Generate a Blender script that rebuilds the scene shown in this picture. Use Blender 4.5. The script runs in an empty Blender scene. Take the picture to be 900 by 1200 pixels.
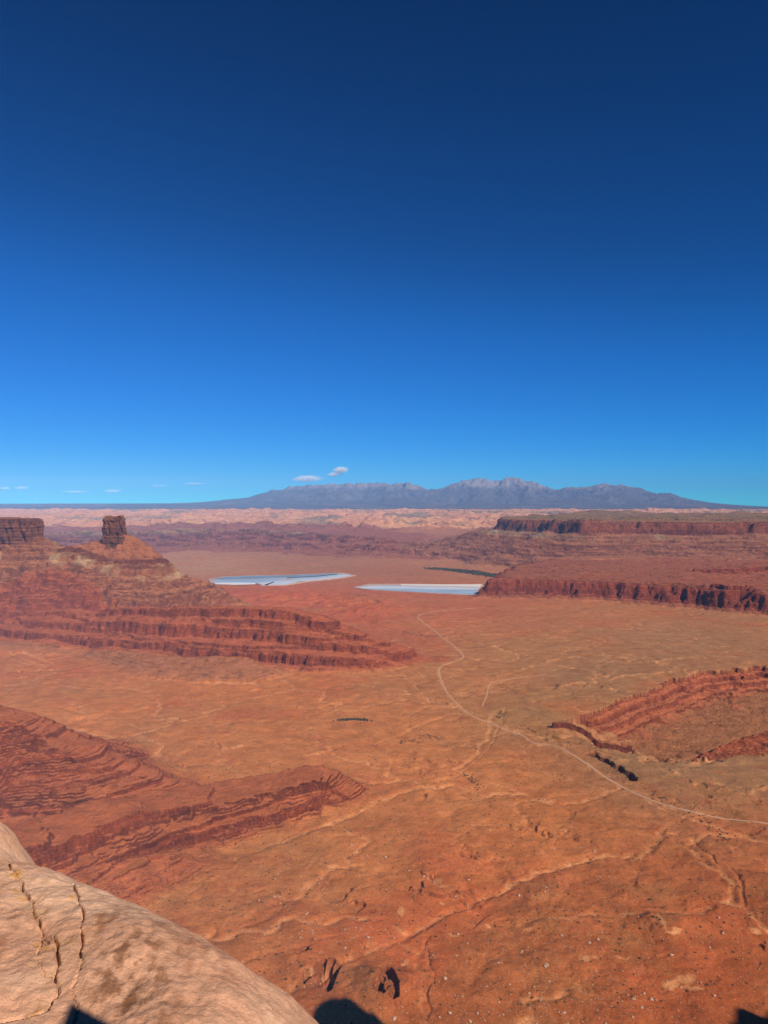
import bpy, math, random
import numpy as np

# ------------------------------------------------------------------ camera
S = bpy.context.scene
COL = S.collection
HC = 550.0                       # eye height above the basin floor (m)
PITCH = math.atan(12 / 900)      # the horizon sits 12 px above the frame's middle
cam = bpy.data.objects.new('camera', bpy.data.cameras.new('camera'))
COL.objects.link(cam)
cam.location = (0, 0, HC)
cam.rotation_euler = (math.pi / 2 - PITCH, 0, 0)
cam.data.sensor_fit = 'HORIZONTAL'
cam.data.sensor_width = 36
cam.data.lens = 36
cam.data.clip_start = 0.1
cam.data.clip_end = 200000
S.camera = cam

# ------------------------------------------------------------------ sky, sun
SUN_AZ = math.radians(40)        # behind the camera, to the right
SUN_EL = math.radians(38)
world = bpy.data.worlds.new('World')
S.world = world
world.use_nodes = True
wn = world.node_tree.nodes
wl = world.node_tree.links
wn.clear()
w_out = wn.new('ShaderNodeOutputWorld')
w_bg = wn.new('ShaderNodeBackground')
w_sky = wn.new('ShaderNodeTexSky')
w_sky.sky_type = 'NISHITA'
w_sky.sun_disc = False
w_sky.sun_elevation = SUN_EL
# sky rotation: the sun stands at -Y turned towards +X
w_sky.sun_rotation = math.pi - SUN_AZ
w_sky.altitude = 1800
w_sky.air_density = 0.6
w_sky.dust_density = 0.0
w_sky.ozone_density = 6.0
w_dn = wn.new('ShaderNodeVectorMath')
w_dn.operation = 'SCALE'
w_dn.inputs['Scale'].default_value = 1 / 12
w_gam = wn.new('ShaderNodeGamma')             # the camera's colour depth and contrast, the same over the whole sky
w_gam.inputs['Gamma'].default_value = 1.85
w_sep = wn.new('ShaderNodeSeparateColor')
w_sep.mode = 'HSV'
w_cmb = wn.new('ShaderNodeCombineColor')
w_cmb.mode = 'HSV'
w_cur = wn.new('ShaderNodeFloatCurve')
cv = w_cur.mapping.curves[0]
for a_, b_ in ((0.031, 0.118), (0.063, 0.216), (0.205, 0.56), (0.503, 0.80), (0.80, 0.84)):
    cv.points.new(a_, b_)
cv.points[-1].location = (1.0, 0.79)
w_cur.mapping.update()
w_up = wn.new('ShaderNodeVectorMath')
w_up.operation = 'SCALE'
w_up.inputs['Scale'].default_value = 12.0
w_bg.inputs['Strength'].default_value = 0.06
wl.new(w_sky.outputs[0], w_dn.inputs[0])
wl.new(w_dn.outputs[0], w_gam.inputs[0])
wl.new(w_gam.outputs[0], w_sep.inputs[0])
wl.new(w_sep.outputs[0], w_cmb.inputs[0])
wl.new(w_sep.outputs[1], w_cmb.inputs[1])
wl.new(w_sep.outputs[2], w_cur.inputs['Value'])
wl.new(w_cur.outputs[0], w_cmb.inputs[2])
w_bal = wn.new('ShaderNodeVectorMath')
w_bal.operation = 'MULTIPLY'
w_bal.inputs[1].default_value = (0.12, 1.20, 1.07)
wl.new(w_cmb.outputs[0], w_bal.inputs[0])
wl.new(w_bal.outputs[0], w_up.inputs[0])
wl.new(w_up.outputs[0], w_bg.inputs[0])
wl.new(w_bg.outputs[0], w_out.inputs[0])

sun = bpy.data.objects.new('sun', bpy.data.lights.new('sun', 'SUN'))
COL.objects.link(sun)
sun.data.energy = 4.1
sun.data.angle = math.radians(0.4)
sun.data.color = (1.0, 0.93, 0.82)
sun.rotation_euler = (math.pi / 2 - SUN_EL, 0, SUN_AZ)
sun.location = (0, 0, HC + 50)

S.view_settings.view_transform = 'Standard'
S.view_settings.look = 'None'
S.view_settings.exposure = 0.5
S.view_settings.gamma = 1.0
S.cycles.use_denoising = True
S.cycles.denoising_prefilter = 'NONE'
S.cycles.denoising_quality = 'HIGH'
S.cycles.max_bounces = 4
S.cycles.volume_bounces = 2
S.cycles.diffuse_bounces = 2

rng = np.random.default_rng(7)
random.seed(7)
F = np.float32

# ------------------------------------------------------------------ helpers
def srgb(r, g, b):
    c = np.array([r, g, b], float) / 255
    return np.where(c <= 0.04045, c / 12.92, ((c + 0.055) / 1.055) ** 2.4)

def ray(px, py):
    u = (px - 450) / 900
    v = (600 - py) / 900
    cp, sp = math.cos(PITCH), math.sin(PITCH)
    return u, cp + v * sp, v * cp - sp

def P(px, py, z=0.0):
    """Point of the level z that lies along a direction given in photograph pixels."""
    u, dy, dz = ray(px, py)
    t = (z - HC) / dz
    return (u * t, dy * t, z)

_tab = {}
def _table(seed):
    if seed not in _tab:
        a = np.random.default_rng(seed + 100).random((256, 256)) * 2 * np.pi
        _tab[seed] = (np.cos(a).astype(F), np.sin(a).astype(F))
    return _tab[seed]

def gn(x, y, seed=0):
    """gradient noise, about -1..1"""
    gx, gy = _table(seed)
    xf, yf = np.floor(x), np.floor(y)
    xi, yi = xf.astype(np.int64) & 255, yf.astype(np.int64) & 255
    x0, y0 = (x - xf).astype(F), (y - yf).astype(F)
    x1i, y1i = (xi + 1) & 255, (yi + 1) & 255
    u = x0 * x0 * x0 * (x0 * (x0 * 6 - 15) + 10)
    v = y0 * y0 * y0 * (y0 * (y0 * 6 - 15) + 10)
    a = gx[xi, yi] * x0 + gy[xi, yi] * y0
    b = gx[x1i, yi] * (x0 - 1) + gy[x1i, yi] * y0
    c = gx[xi, y1i] * x0 + gy[xi, y1i] * (y0 - 1)
    d = gx[x1i, y1i] * (x0 - 1) + gy[x1i, y1i] * (y0 - 1)
    return (a + (b - a) * u + (c - a) * v + (a - b - c + d) * u * v) * F(1.5)

def fbm(x, y, size, octv=4, seed=0, gain=0.5):
    s = 1.0 / size
    t, amp, tot = 0, 1.0, 0.0
    for i in range(octv):
        t = t + amp * gn(x * s + 17.3 * i, y * s - 9.1 * i, seed + i)
        tot += amp
        amp *= gain
        s *= 2.03
    return t / tot

def ridged(x, y, size, octv=3, seed=0, gain=0.5):
    s = 1.0 / size
    t, amp, tot = 0, 1.0, 0.0
    for i in range(octv):
        t = t + amp * (1 - np.abs(gn(x * s + 5.7 * i, y * s + 3.3 * i, seed + i)))
        tot += amp
        amp *= gain
        s *= 2.1
    return t / tot

def sstep(a, b, t):
    t = np.clip((t - a) / (b - a), 0, 1)
    return t * t * (3 - 2 * t)

def poly_dist(x, y, pts, vals=None, rad=None):
    """distance to a polyline and the values of its vertices at the nearest point"""
    pts = np.asarray(pts, float)
    best = np.full(x.shape, 1e12, F)
    nv = 0 if vals is None else len(vals[0])
    out = [np.zeros(x.shape, F) for _ in range(nv)]
    for i in range(len(pts) - 1):
        ax, ay = pts[i][:2]
        bx, by = pts[i + 1][:2]
        dx, dy = bx - ax, by - ay
        L = dx * dx + dy * dy + 1e-9
        t = np.clip(((x - ax) * dx + (y - ay) * dy) / L, 0, 1)
        d2 = (x - ax - t * dx) ** 2 + (y - ay - t * dy) ** 2
        m = d2 < best
        best = np.where(m, d2, best)
        for k in range(nv):
            out[k] = np.where(m, vals[i][k] + (vals[i + 1][k] - vals[i][k]) * t, out[k])
    return np.sqrt(best), out

def in_poly(x, y, pts):
    ins = np.zeros(x.shape, bool)
    n = len(pts)
    for i in range(n):
        ax, ay = pts[i][:2]
        bx, by = pts[(i + 1) % n][:2]
        if ay == by:
            continue
        c = ((ay > y) != (by > y)) & (x < (bx - ax) * (y - ay) / (by - ay) + ax)
        ins ^= c
    return ins

def sdist(x, y, pts):
    d, _ = poly_dist(x, y, list(pts) + [pts[0]])
    return np.where(in_poly(x, y, pts), -d, d)

def terrace_table(h, seed, tmin, tmax, cliff=0.15, share=0.5, thin=5.0):
    """virtual height -> real height, alternating ledges (steep) and benches"""
    r = np.random.default_rng(seed)
    zs, es = [0.0], [0.0]
    while zs[-1] < h:
        t = r.uniform(tmin, tmax)
        a = t * r.uniform(share - 0.15, share + 0.2)
        zs += [zs[-1] + (t - a), zs[-1] + t]
        es += [es[-1] + (t - a) * r.uniform(1.3, 2.2), es[-1] + 0]
        es[-1] = es[-2] + a * cliff
    zs, es = np.array(zs), np.array(es)
    return es * (zs[-1] / es[-1]), zs, thin

def link(o, parent=None, kind=None, label=None, cat=None, group=None):
    COL.objects.link(o)
    if parent:
        o.parent = parent
    if kind:
        o['kind'] = kind
    if label:
        o['label'] = label
    if cat:
        o['category'] = cat
    if group:
        o['group'] = group
    return o

def mesh_np(name, verts, quads, col=None, smooth=True):
    me = bpy.data.meshes.new(name)
    verts = np.ascontiguousarray(verts, F)
    quads = np.ascontiguousarray(quads, np.int32)
    k = quads.shape[1]
    me.vertices.add(len(verts))
    me.vertices.foreach_set('co', verts.ravel())
    me.loops.add(quads.size)
    me.loops.foreach_set('vertex_index', quads.ravel())
    me.polygons.add(len(quads))
    me.polygons.foreach_set('loop_start', np.arange(0, quads.size, k, dtype=np.int32))
    me.polygons.foreach_set('loop_total', np.full(len(quads), k, np.int32))
    me.polygons.foreach_set('use_smooth', np.full(len(quads), smooth, bool))
    me.update(calc_edges=True)
    if col is not None:
        at = me.attributes.new('soil', 'FLOAT_COLOR', 'POINT')
        c4 = np.ones((len(verts), 4), F)
        c4[:, :3] = col
        at.data.foreach_set('color', c4.ravel())
    return me

# ------------------------------------------------------------------ materials
class NT:
    def __init__(self, name):
        self.m = bpy.data.materials.new(name)
        self.m.use_nodes = True
        self.n = self.m.node_tree.nodes
        self.l = self.m.node_tree.links
        self.n.clear()
        self.out = self.n.new('ShaderNodeOutputMaterial')
    def add(self, t, **kw):
        nd = self.n.new(t)
        for k, v in kw.items():
            if k.startswith('i_'):
                nd.inputs[int(k[2:]) if k[2:].isdigit() else k[2:].replace('_', ' ')].default_value = v
            else:
                setattr(nd, k, v)
        return nd
    def link(self, a, b):
        self.l.new(a, b)
    def noise(self, scale, detail=4, rough=0.6, vec=None, dist=0.0):
        nd = self.add('ShaderNodeTexNoise', i_Scale=scale, i_Detail=detail, i_Roughness=rough, i_Distortion=dist)
        if vec is not None:
            self.link(vec, nd.inputs['Vector'])
        return nd
    def rng(self, sock, a, b, c, d):
        nd = self.add('ShaderNodeMapRange')
        self.link(sock, nd.inputs[0])
        for i, v in zip((1, 2, 3, 4), (a, b, c, d)):
            nd.inputs[i].default_value = v
        return nd.outputs[0]
    def math(self, op, a, b=None):
        nd = self.add('ShaderNodeMath', operation=op)
        for i, v in ((0, a), (1, b)):
            if v is None:
                continue
            if isinstance(v, (int, float)):
                nd.inputs[i].default_value = v
            else:
                self.link(v, nd.inputs[i])
        return nd.outputs[0]
    def mix(self, fac, a, b, mode='MIX'):
        nd = self.add('ShaderNodeMix', data_type='RGBA', blend_type=mode)
        for s, v in ((nd.inputs[0], fac), (nd.inputs[6], a), (nd.inputs[7], b)):
            if hasattr(v, 'is_output'):
                self.link(v, s)
            elif isinstance(v, (int, float)):
                s.default_value = v
            else:
                s.default_value = tuple(v) + (1,) if len(v) == 3 else v
        return nd.outputs[2]
    def finish(self, color, rough=0.95, bump=None, bstr=0.5, bdist=1.0, spec=0.1):
        b = self.add('ShaderNodeBsdfPrincipled', i_Roughness=rough)
        b.inputs['Specular IOR Level'].default_value = spec
        if hasattr(color, 'is_output'):
            self.link(color, b.inputs['Base Color'])
        else:
            b.inputs['Base Color'].default_value = tuple(color) + (1,)
        if bump is not None:
            bp = self.add('ShaderNodeBump', i_Strength=bstr, i_Distance=bdist)
            self.link(bump, bp.inputs['Height'])
            self.link(bp.outputs[0], b.inputs['Normal'])
        self.link(b.outputs[0], self.out.inputs[0])
        return self.m

def terrain_material(name, specks=True, grain=1.0, bstr=0.6, bdist=1.0, spread=0.35, beds=False):
    t = NT(name)
    at = t.add('ShaderNodeAttribute', attribute_name='soil')
    geo = t.add('ShaderNodeNewGeometry')
    pos = geo.outputs['Position']
    n1 = t.noise(0.03 / grain, 6, 0.62, pos)
    n2 = t.noise(0.28 / grain, 4, 0.65, pos)
    f = t.math('ADD', t.rng(n1.outputs[0], 0.25, 0.75, 1 - spread, 1 + spread),
               t.rng(n2.outputs[0], 0.25, 0.75, -0.7 * spread, 0.7 * spread))
    c = t.add('ShaderNodeVectorMath', operation='SCALE')
    t.link(at.outputs['Color'], c.inputs[0])
    t.link(f, c.inputs['Scale'])
    col = c.outputs[0]
    if specks:
        # scattered desert shrubs and pebbles far too small to build
        n3 = t.noise(0.5 / grain, 2, 0.5, pos)
        m = t.rng(n3.outputs[0], 0.58, 0.66, 0, 0.7)
        col = t.mix(m, col, (0.11, 0.085, 0.05))
        n5 = t.noise(0.11 / grain, 4, 0.7, pos)
        col = t.mix(t.rng(n5.outputs[0], 0.54, 0.68, 0, 0.6), col, t.mix(1.0, col, (0.55, 0.56, 0.55), 'MULTIPLY'))
        n6 = t.noise(0.012 / grain, 6, 0.7, pos)
        col = t.mix(t.rng(n6.outputs[0], 0.48, 0.66, 0, 0.55), col, t.mix(1.0, col, (0.72, 0.66, 0.62), 'MULTIPLY'))
        n4 = t.noise(0.42 / grain, 1, 0.5, pos)
        m4 = t.rng(n4.outputs[0], 0.66, 0.72, 0, 0.6)
        col = t.mix(m4, col, (0.47, 0.29, 0.20))
    nb = t.noise(0.12 / grain, 6, 0.68, pos)
    h = nb.outputs[0]
    if beds:
        mp = t.add('ShaderNodeMapping')
        mp.inputs['Scale'].default_value = (0.012 / grain, 0.012 / grain, 0.55 / grain)
        t.link(pos, mp.inputs[0])
        b1 = t.noise(1.0, 4, 0.7, mp.outputs[0], 0.2)
        mp2 = t.add('ShaderNodeMapping')
        mp2.inputs['Scale'].default_value = (0.13 / grain, 0.13 / grain, 0.03 / grain)
        t.link(pos, mp2.inputs[0])
        b2 = t.noise(1.0, 3, 0.6, mp2.outputs[0], 0.4)
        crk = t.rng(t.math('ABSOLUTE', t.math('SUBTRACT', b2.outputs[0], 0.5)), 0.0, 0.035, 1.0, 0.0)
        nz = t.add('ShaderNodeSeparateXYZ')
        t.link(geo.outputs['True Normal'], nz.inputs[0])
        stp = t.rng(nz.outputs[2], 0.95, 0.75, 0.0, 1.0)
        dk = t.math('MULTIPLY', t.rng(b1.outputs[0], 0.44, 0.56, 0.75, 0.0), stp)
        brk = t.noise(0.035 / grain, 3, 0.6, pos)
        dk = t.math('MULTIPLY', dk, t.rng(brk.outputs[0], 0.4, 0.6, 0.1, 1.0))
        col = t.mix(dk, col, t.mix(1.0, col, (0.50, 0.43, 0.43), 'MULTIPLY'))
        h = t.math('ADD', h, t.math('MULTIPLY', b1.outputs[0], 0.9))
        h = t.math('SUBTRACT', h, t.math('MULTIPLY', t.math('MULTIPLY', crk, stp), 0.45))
    return t.finish(col, 0.95, h, bstr, 6 * bdist * grain, 0.05)

M_PLAIN = terrain_material('desert_soil', True, 1.0, 0.3, 1.0, 0.26)
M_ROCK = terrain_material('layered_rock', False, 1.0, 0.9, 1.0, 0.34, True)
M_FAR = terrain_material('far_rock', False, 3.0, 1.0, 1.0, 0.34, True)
M_ROCKDARK = terrain_material('dike_earth', False, 1.0, 0.3, 1.0, 0.2)
M_MTN = terrain_material('mountain_rock', False, 25.0, 1.0, 1.6, 0.35)

def smooth_poly(pts, n=6):
    p = [np.array(q, float) for q in pts]
    p = [2 * p[0] - p[1]] + p + [2 * p[-1] - p[-2]]
    out = []
    for i in range(1, len(p) - 2):
        for k in range(n):
            t = k / n
            out.append(0.5 * (2 * p[i] + (p[i + 1] - p[i - 1]) * t + (2 * p[i - 1] - 5 * p[i] + 4 * p[i + 1] - p[i + 2]) * t * t
                              + (3 * p[i] - p[i - 1] - 3 * p[i + 1] + p[i + 2]) * t ** 3))
    out.append(p[-2])
    return out

# ------------------------------------------------------------------ landforms
# crests given as (pixel x, pixel y, height, half width)
def crest(rows):
    rows = [tuple(q) for q in smooth_poly(rows, 5)]
    return [P(a, b, h) for a, b, h, w in rows], [(h, w) for a, b, h, w in rows]

A1 = crest([(-420, 800, 190, 430), (-150, 812, 178, 420), (0, 832, 150, 380), (60, 852, 118, 330), (120, 878, 84, 270), (200, 912, 28, 130)])
A2 = crest([(-60, 990, 95, 150), (60, 962, 84, 150), (170, 934, 66, 140), (290, 915, 52, 135), (375, 905, 44, 110), (428, 937, 4, 60)])
A3 = crest([(20, 1040, 60, 130), (110, 1008, 46, 120), (180, 1000, 30, 90), (235, 1010, 8, 70)])
B1 = crest([(40, 716, 80, 300), (130, 712, 125, 300), (230, 711, 156, 300), (335, 713, 162, 322), (408, 734, 112, 280), (500, 768, 16, 130)])
D1 = crest([(-600, 636, 345, 640), (-200, 636, 345, 600), (40, 637, 345, 560), (150, 638, 338, 540), (190, 659, 250, 440), (245, 686, 125, 260), (285, 708, 40, 160)])
B2 = crest([(-300, 752, 26, 160), (60, 752, 20, 150), (180, 768, 34, 180), (280, 772, 40, 190)])
H1 = crest([(-300, 622, 190, 2400), (120, 622, 185, 2300), (240, 619, 185, 2300), (330, 622, 170, 2200), (430, 630, 130, 1700), (520, 641, 80, 1100), (590, 652, 10, 500)])
F_POLY = [P(a, b)[:2] for a, b in ((556, 701), (600, 701), (650, 702), (700, 704), (760, 708), (810, 712), (860, 719), (910, 724), (1000, 734), (1200, 740),
                                   (1250, 668), (900, 664), (760, 662), (640, 667), (585, 680))]
F2_POLY = [P(a, b, 110)[:2] for a, b in ((800, 671.5), (860, 672), (900, 671), (1250, 672), (1250, 662), (890, 663.5))]
G_POLY = [(1199, 8350), (1290, 8000), (1520, 7640), (1640, 7300), (1824, 6990), (2050, 7080), (2350, 7100), (2800, 6900), (3300, 6850), (4200, 6800), (7000, 6700), (7600, 11500), (2800, 11800), (1500, 9600)]
K_FAR = [P(a, b)[:2] for a, b in ((1100, 779), (960, 781), (900, 783), (850, 786), (815, 789), (785, 796), (755, 806), (725, 820), (697, 834))]
K_NEAR = [P(a, b)[:2] for a, b in ((672, 846), (648, 862), (690, 880), (750, 892), (800, 898), (860, 890), (930, 884), (1100, 880))]
K_POLY = K_FAR + K_NEAR
def crest_at(d, rows):
    return crest([(a, 588 + (HC - h) * 900 / d, h, w) for a, h, w in rows])
D2 = crest_at(3850, [(-400, 366, 420), (14, 372, 420), (38, 388, 420), (62, 352, 400)])
D3 = crest_at(3815, [(104, 352, 420), (118, 368, 420), (135, 384, 420), (149, 396, 420), (172, 345, 400)])
SPUR = crest([(1050, 838, 16, 110), (935, 850, 8, 95), (880, 862, -6, 70), (828, 882, -14, 50), (785, 904, 2, 28)])
PIL = [P(a, b)[:2] for a, b in ((648, 853), (680, 853), (705, 858), (738, 853))]

T_A = terrace_table(200, 3, 10, 28, 0.16, 0.42, 3.6)
T_B = terrace_table(170, 5, 16, 42, 0.14, 0.55, 5.0)
T_D = terrace_table(400, 8, 18, 46, 0.14, 0.38, 8.0)
T_H = terrace_table(240, 9, 30, 66, 0.08, 0.6, 12.0)
T_G = terrace_table(285, 12, 18, 54, 0.14, 0.36, 11.0)

ROAD = [(560, 712), (520, 716), (491, 722), (495, 729), (508, 737), (520, 748), (533, 758), (543, 769), (535, 775), (520, 780), (514, 786), (519, 802),
        (528, 817), (543, 832), (560, 842), (577, 847), (585, 852), (596, 856), (612, 862), (625, 871), (648, 875), (668, 886), (690, 899), (715, 915), (745, 931),
        (780, 944), (820, 953), (865, 959), (905, 966), (1000, 978)]
TRACK = [(640, 790), (600, 795), (575, 800), (570, 815), (565, 828)]
WASHES = [
    ([(400, 1132), (430, 1112), (470, 1098), (520, 1072), (560, 1055), (592, 1043), (622, 1028), (660, 1012), (700, 1004), (760, 997), (772, 975), (790, 963), (804, 955)], 16, 2.6),
    ([(872, 1060), (862, 1030), (832, 1004), (812, 985), (800, 962), (770, 938)], 7, 3.0),
    ([(587, 846), (577, 870), (566, 886), (545, 900), (528, 912), (490, 922), (440, 940), (400, 962), (352, 975), (290, 1000), (240, 1016), (246, 1030), (220, 1050)], 6, 3.0),
    ([(592, 832), (588, 846), (610, 852), (660, 868), (690, 880)], 7, 5.0),
    ([(500, 1100), (506, 1140), (502, 1170), (515, 1215)], 5, 3.0),
    ([(520, 840), (500, 848), (478, 862), (455, 868), (440, 872)], 5, 2.5),
    ([(500, 1015), (520, 1040), (540, 1055)], 5, 3.5),
    ([(560, 930), (545, 910), (520, 905)], 5, 3.0),
]
SLOT = [P(a, b)[:2] for a, b in ((692, 888), (706, 893), (722, 901), (733, 906), (742, 914))]
KNOB_SLOTS = [[P(a, b)[:2] for a, b in w] for w in ([(388, 1129), (381, 1142), (371, 1157)], [(394, 1133), (388, 1146), (384, 1158)], [(378, 1130), (372, 1140)],
              [(452, 1136), (447, 1149), (444, 1166)], [(453, 1136), (459, 1150), (463, 1168)], [(362, 1141), (355, 1150)], [(346, 1121), (357, 1115)],
              [(448, 1166), (455, 1160)])]
MOUNDS = [P(455, 1155)[:2] + (34, 30, 9), P(350, 1130)[:2] + (20, 22, 4), P(780, 1085)[:2] + (30, 30, 6), P(640, 1060)[:2] + (40, 60, 5), P(560, 1150)[:2] + (40, 40, 5)]
PATCH_W = [P(590, 852)[:2] + (16, 26), P(606, 857)[:2] + (18, 14), P(635, 873)[:2] + (14, 10)] + [P(a, b)[:2] + (c, d) for a, b, c, d in ((472, 1068, 6, 16), (620, 1091, 8, 6), (690, 1124, 14, 7), (728, 1126, 12, 5), (796, 1150, 22, 13), (812, 1162, 14, 7), (517, 1059, 6, 5), (775, 1086, 4, 20),
              (790, 1098, 12, 6), (530, 1100, 8, 7), (885, 1090, 8, 9), (575, 1081, 5, 8), (515, 1032, 6, 6), (745, 866, 26, 12), (830, 884, 18, 40), (478, 1126, 5, 5))]
OUTCROPS = [
    [(755, 884), (800, 889), (838, 883)], [(788, 906), (812, 896), (828, 884)], [(850, 873), (880, 863), (908, 856)], [(690, 886), (720, 893), (750, 896)], [(850, 930), (880, 926), (905, 920)], [(640, 868), (665, 878), (690, 884)],
    [(605, 787), (640, 775), (672, 770), (706, 768)], [(712, 770), (735, 771), (760, 773)], [(715, 797), (748, 792), (785, 788)],
    [(655, 806), (690, 797), (712, 793)], [(785, 783), (800, 787), (818, 788)], [(580, 757), (620, 748), (640, 745)],
    [(560, 745), (600, 743)], [(600, 748), (650, 752), (700, 750)], [(725, 868), (745, 877), (800, 880), (830, 884)], [(700, 880), (720, 884), (760, 880)],
    [(770, 775), (820, 770), (865, 772)], [(350, 829), (390, 832), (425, 834)], [(455, 812), (477, 813)], [(490, 818), (530, 824)],
    [(60, 828), (90, 830)], [(180, 838), (215, 845)], [(235, 848), (285, 850)], [(355, 886), (385, 883)], [(245, 868), (262, 878), (290, 875)],
]
POND_Z = 6.0
POND_FLOOR = [[P(a, b, 8)[:2] for a, b in ((238, 677), (262, 673.5), (345, 671), (404, 669.5), (422, 674), (402, 679), (340, 688), (262, 688), (242, 685))],
              [P(a, b, 8)[:2] for a, b in ((405, 689), (430, 682.5), (575, 682.5), (563, 699), (500, 697), (425, 693))]]
RIDGE_PX = np.array([-600, -300, 0, 200, 240, 290, 320, 345, 375, 400, 430, 455, 480, 500, 520, 545, 560, 575, 590, 610, 625, 640, 655, 670, 690, 705, 720,
                     735, 760, 785, 800, 830, 870, 900, 1000, 1300], float)
RIDGE_PY = np.array([589.5, 589.5, 590, 589.5, 587.5, 582, 575, 571, 569, 566.5, 569.5, 567.5, 568.5, 573, 573, 567, 563.5, 567, 564.5, 562.5, 565, 572.5, 574.5, 572, 569, 567.5,
                     569.5, 570, 576, 577.5, 583, 588, 593, 596, 599, 601], float)
MD = 38000.0
RIDGE_Z = HC + (588 - RIDGE_PY) * MD / 900

# soil colours as they look in full sun, placed where they lie: (px, py, rgb)
SOIL = [
    (560, 920, 186, 116, 80), (450, 860, 190, 118, 80), (300, 850, 188, 116, 78), (120, 820, 186, 114, 76), (100, 780, 182, 108, 74),
    (300, 810, 190, 114, 74), (420, 900, 188, 116, 80), (640, 960, 186, 112, 74), (560, 1000, 184, 110, 74), (350, 1020, 178, 112, 78),
    (280, 1060, 172, 108, 74), (430, 1020, 182, 112, 76), (520, 1060, 184, 98, 64), (450, 1090, 180, 96, 64), (600, 1100, 164, 96, 66),
    (600, 1180, 158, 90, 62), (700, 1100, 164, 92, 64), (800, 1150, 162, 84, 56), (860, 1050, 158, 86, 60), (760, 1030, 168, 96, 66),
    (420, 1170, 160, 84, 56), (870, 980, 168, 100, 74), (800, 930, 158, 104, 80), (870, 900, 150, 108, 87), (765, 892, 146, 108, 86), (820, 905, 144, 106, 86), (640, 830, 158, 112, 82),
    (700, 790, 154, 110, 86), (800, 750, 158, 112, 88), (620, 760, 166, 114, 84), (560, 740, 180, 112, 82), (500, 730, 186, 106, 78),
    (440, 720, 178, 90, 66), (330, 700, 186, 92, 66), (240, 700, 180, 92, 66), (460, 700, 178, 98, 76), (520, 715, 176, 100, 74),
    (420, 745, 172, 94, 70), (560, 800, 178, 116, 82), (850, 735, 164, 112, 86), (700, 720, 176, 112, 82),
    (250, 664, 178, 128, 104), (350, 660, 166, 112, 92), (450, 668, 164, 104, 84), (520, 660, 172, 112, 90), (620, 668, 178, 116, 92),
    (400, 650, 160, 108, 92), (200, 660, 176, 122, 100),
]
S_PX = np.array([s[0] for s in SOIL], float)
S_LY = np.log(np.array([P(s[0], s[1])[1] for s in SOIL]))
S_C = np.array([srgb(*s[2:]) for s in SOIL])
LIT = np.array([0.98, 1.03, 1.52])     # what full sun and sky return from a white level ground

ROAD_W = [P(*q)[:2] for q in smooth_poly(ROAD)]
TRACK_W = [P(*q)[:2] for q in smooth_poly(TRACK)]
WASH_W = [([P(*q)[:2] for q in smooth_poly(w, 4)], a, b) for w, a, b in WASHES]
OUT_W = [[P(*q)[:2] for q in smooth_poly(w, 3)] for w in OUTCROPS]

def sub(mask, fn, *arrs):
    """run fn on the masked points only"""
    idx = np.nonzero(mask)
    return idx, fn(*[a[idx] for a in arrs])

def box_mask(x, y, pts, m):
    p = np.asarray([q[:2] for q in pts], float)
    return (x > p[:, 0].min() - m) & (x < p[:, 0].max() + m) & (y > p[:, 1].min() - m) & (y < p[:, 1].max() + m)

REG = ['desert_plain', 'terraced_hill', 'layered_ridge', 'butte_slope', 'valley_terraces', 'cliff_bench', 'mesa', 'canyon_wall', 'slickrock_field', 'mountain_range']

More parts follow.
